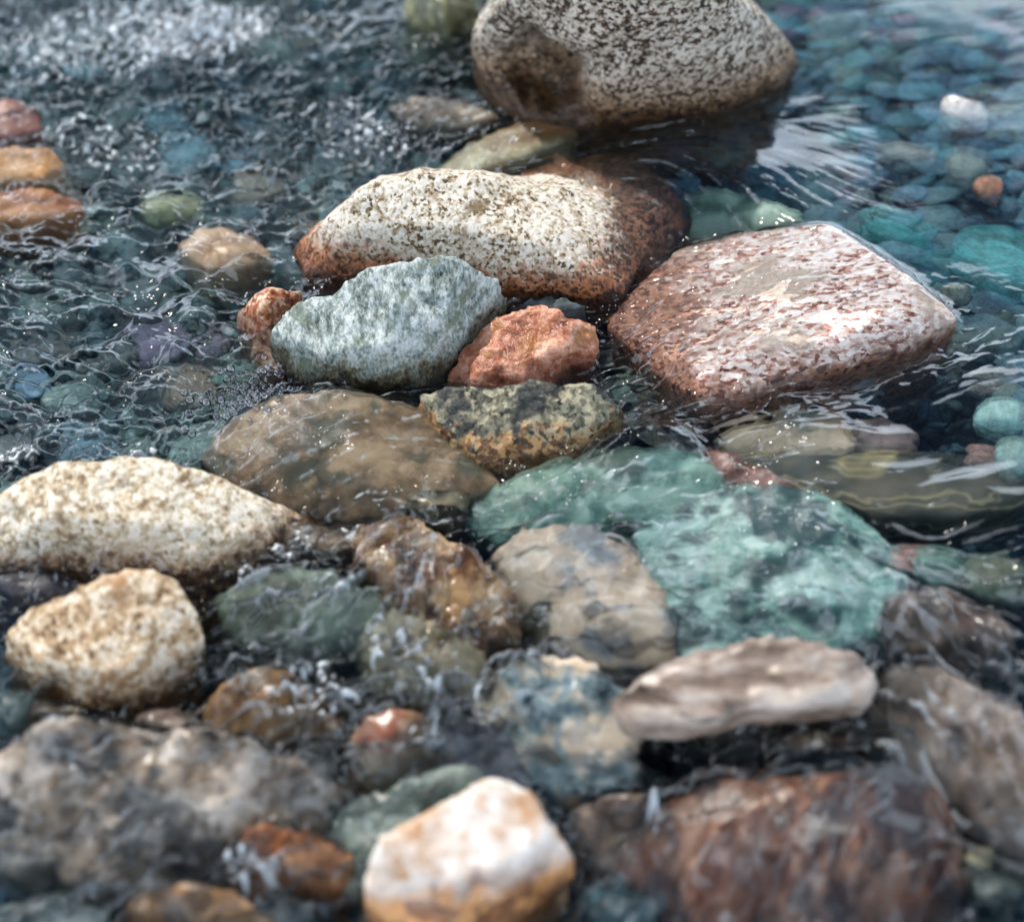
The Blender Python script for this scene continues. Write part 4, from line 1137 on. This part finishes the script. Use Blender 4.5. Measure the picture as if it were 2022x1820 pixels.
named_pebble(1850, 1130, .075, .6, .5, -25, ['7E9C88', '6E8E7C'], 'grey-green pebble below the dark lip of water at the right', .03, .5, 23, 'stone')
named_pebble(1800, 1112, .05, .7, .5, 0, ['A07464', '946A5C'], 'reddish pebble touching the grey-green one under the lip of water', .03, .5, 24)
named_pebble(1975, 1150, .085, .9, .6, 0, ['54604E', '4A5644'], 'mossy dark cobble at the right edge above the taupe rock', .02, .4, 25, 'stone')
named_pebble(1700, 800, .07, .5, .4, -25, ['5C7A78', '527070'], 'blue-green stone in the dark shade under the reddish slab', .07, .3, 26, 'stone')
named_pebble(1160, 1478, .045, .8, .7, 0, ['E2D6CC', 'D8CCC2'], 'small round white pebble on the mottled teal and tan rock', -.02, .7, 27)
named_pebble(330, 420, .09, .5, .4, 10, ['A4A478', '8E9068'], 'yellow-green stone under the ripples above the peach-coloured one', .03, .3, 28, 'stone')


def inview(x, y, z, mar=40):
    d = np.array([x, y, z]) - CAM
    f = d[1] * cp - d[2] * sp
    uu = 1011 + FPX * d[0] / f
    vvv = 910 - FPX * (d[1] * sp + d[2] * cp) / f
    return (-mar < uu < 2022 + mar and -mar < vvv < 1820 + mar), uu, vvv


def hidden(x, y, z):
    o = Vector(CAM)
    d = Vector((x, y, z)) - o
    dist = d.length
    d.normalize()
    return any(b.ray_cast(o, d, dist - .01)[0] is not None for b in ALLB)


REG = [(1740, 150, 'near the top right corner'), (1560, 60, 'beyond the speckled boulder'), (1650, 260, 'right of the speckled boulder'), (1850, 230, 'around the white angular stone'), (1450, 330, 'between the speckled boulder and the slab'),
       (1640, 390, 'upstream of the reddish slab'), (1850, 420, 'near the small orange stone'), (1960, 480, 'above the largest teal cobble'), (1800, 570, 'by the slab\'s right corner'), (1960, 700, 'below the largest teal cobble'), (1750, 780, 'in shade under the slab'),
       (1950, 900, 'below the pitted cobble'), (1900, 1120, 'under the dark lip of water'), (1300, 850, 'right of the dark mottled rock'), (200, 130, 'in the top left rapids'), (600, 100, 'left of the speckled boulder'), (650, 280, 'above the long pale boulder'), (250, 300, 'beside the apricot stone'),
       (300, 430, 'by the yellow-green stone'), (500, 440, 'right of the peach stone'), (100, 560, 'at the left edge, mid height'), (350, 620, 'left of the small rust-orange stone'), (150, 760, 'above the cream boulder'), (400, 800, 'near the raft of bubbles'),
       (1100, 600, 'behind the salmon-red rock'), (650, 1080, 'between cream boulder and amber rock'), (450, 1250, 'by the sandy-cream rock'), (80, 1420, 'below the sandy-cream rock'), (620, 1400, 'by the ochre-brown stone'), (650, 1560, 'above the bright orange stone'),
       (100, 1760, 'in the bottom left corner'), (620, 1780, 'below the bright orange stone'), (1050, 1300, 'above the mottled teal rock'), (1400, 1450, 'in the hollow under the ledge'), (1250, 1700, 'right of the white quartz block'), (1150, 1060, 'above the oblong buff stone'),
       (1850, 1380, 'above the grey-taupe rock'), (1950, 1750, 'in the bottom right corner'), (1750, 1450, 'right end of the ledge')]
cand = []
tries = 0
while len(cand) < 300 and tries < 60000:
    tries += 1
    x, y = random.uniform(-.85, .85), random.uniform(-.75, 1.2)
    ok, uu, vvv = inview(x, y, -.1)
    if not ok:
        continue
    pool = uu > 1330 and vvv < 640 or uu > 1600 and vvv < 1000
    size = random.uniform(.035, .095) if pool else random.uniform(.045, .10)
    sep = .36 if pool else .66
    if any((x - a) ** 2 + (y - b) ** 2 < ((size * .5 + r) * (sep / .5) * .62) ** 2 for a, b, r in taken):
        continue
    z = float(bedz(x, y)) + random.uniform(.0, .03 if pool else .015)
    if hidden(x, y, z) and hidden(x + size * .35, y, z) and hidden(x - size * .35, y, z) and hidden(x, y + size * .3, z):
        continue
    taken.append((x, y, size * .5))
    if pool:
        kind = random.choices(['teal', 'slate', 'mauve', 'olive'], [4, 5, 1.0, 3])[0]
    elif vvv < 900:
        kind = random.choices(['teal', 'slate', 'olive', 'tan', 'mauve', 'dark'], [.8, 1.5, 4.5, 1.1, .7, 6])[0]
    else:
        kind = random.choices(['teal', 'slate', 'olive', 'tan', 'mauve', 'dark'], [.6, 1.5, 3.5, 1.4, .7, 6])[0]
    sy = random.uniform(.42, .95)
    reg = min(REG, key=lambda q: (q[0] - uu) ** 2 + (q[1] - vvv) ** 2)[2]
    shp = 'round' if sy > .74 else 'oval' if sy > .56 else 'long'
    cand.append((kind, x, y, z, size, sy, reg, shp, uu, pool))
ORD = ['leftmost', 'second from left', 'third from left', 'fourth from left', 'fifth from left', 'sixth from left', 'seventh from left', 'eighth from left', 'ninth from left', 'tenth from left']
cand.sort(key=lambda q: q[8])
tot = {}
for q in cand:
    tot[q[0], q[6], q[7]] = tot.get((q[0], q[6], q[7]), 0) + 1
seen = {}
for kind, x, y, z, size, sy, reg, shp, uu, pool in cand:
    k = (kind, reg, shp)
    n_ = seen.get(k, 0)
    seen[k] = n_ + 1
    lab = shp + ' ' + LAB[kind] + ' pebble under water ' + reg
    if tot[k] == 2:
        lab += ', ' + ('left' if n_ == 0 else 'right') + ' of two'
    elif tot[k] > 2:
        lab += ', ' + (ORD[min(n_, 9)] if n_ < tot[k] - 1 else 'rightmost')
    put_pebble(kind, random.randrange(5), x, y, z, size, random.uniform(.22, .42), random.gauss(.1, .55), (random.gauss(0, .16), random.gauss(0, .16)), lab,
               'pebbles on the bed of the clear pool' if pool else 'pebbles on the bed of the rapids', sy=sy)
print('pebbles', len(cand), tries)

# small gravel between them, one mass
gv, gf = [], []
shapes = [stone_shape(I2[0], 300 + s) for s in range(8)]
r = np.random.default_rng(11)
nG = 3600
base_i = 0
gx_ = r.uniform(-1.0, 1.0, nG)
gy_ = r.uniform(-.85, 1.35, nG)
gz_ = bedz(gx_, gy_)
for i in range(nG):
    s = shapes[i % 8] * np.array([1, r.uniform(.5, 1), r.uniform(.35, .7)]) * r.uniform(.006, .019)
    a = r.uniform(0, 6.28)
    ca, sa = math.cos(a), math.sin(a)
    s = np.stack([s[:, 0] * ca - s[:, 1] * sa, s[:, 0] * sa + s[:, 1] * ca, s[:, 2]], 1) + np.array([gx_[i], gy_[i], gz_[i] + r.uniform(0, .012)])
    gv.append(s)
    gf.append(I2[1] + base_i)
    base_i += len(s)
gm = new_mesh('gravel', np.concatenate(gv), np.concatenate(gf))
gm.materials.append(pebble_mat('gravel_mix', ['4E625A', '6E8076', '82765F', '3E4C4A', '5E7064', '76695A', '44564F', '585044'], island=True))
go = bpy.data.objects.new('gravel', gm)
C.objects.link(go)
tag(go, 'small mixed gravel filling the gaps between the stream-bed pebbles', 'gravel', kind='stuff')

# ------------------------------------------------------------------ bubbles
N = NT('bubble_film')
lw = N.n('ShaderNodeFresnel', {'IOR': 1.5}).outputs[0]
N.n('ShaderNodeOutputMaterial', {'Surface': N.n('ShaderNodeMixShader', {0: N.math('MINIMUM', N.math('ADD', N.math('MULTIPLY', lw, 1.6), .05), 1.0), 1: N.n('ShaderNodeBsdfTransparent').outputs[0], 2: N.n('ShaderNodeBsdfGlossy', {'Roughness': .06}).outputs[0]}).outputs[0]})
BUB = N.m


def wz_at(x, y):
    i = int(round((x - gx[0]) / DX))
    j = int(round((y - gy[0]) / DX))
    return float(WZ[min(max(j, 0), WZ.shape[0] - 1), min(max(i, 0), WZ.shape[1] - 1)])


def bubbles(name, label, spots, sub=2):
    base = ico(sub)
    vv, ff_ = [], []
    n = 0
    for x, y, rad in spots:
        z = wz_at(x, y)
        vv.append(base[0] * np.array([1, 1, .85]) * rad + np.array([x, y, z + rad * .15]))
        ff_.append(base[1] + n)
        n += len(base[0])
    me = new_mesh(name, np.concatenate(vv), np.concatenate(ff_))
    me.materials.append(BUB)
    o = bpy.data.objects.new(name, me)
    C.objects.link(o)
    tag(o, label, 'foam', kind='stuff')


random.seed(3)
sp_ = []
for _ in range(1200):
    q = random.random()
    u = random.gauss(500, 26) if q < .7 else random.gauss(480, 40)
    v = random.gauss(768, 16) if q < .7 else random.gauss(800, 25)
    x, y, z = pt(u, v, 0)
    rad = random.uniform(.0022, .0058)
    if all((x - a) ** 2 + (y - b) ** 2 > ((rad + c) * .85) ** 2 for a, b, c in sp_):
        sp_.append((x, y, rad))
bubbles('bubbles', 'raft of clear bubbles floating left of the brown dome-shaped rock', sp_, 3)
sp_ = []
prob = foam_a.ravel() * (foam_a.ravel() > .25)
pick = r.choice(prob.size, 2600, p=prob / prob.sum())
for q in pick:
    sp_.append((X.ravel()[q] + r.uniform(-.001, .001), Y.ravel()[q], r.uniform(.0012, .0036)))
bubbles('foam', 'white foam bubbles where the stream tumbles between the rocks', sp_, 2)
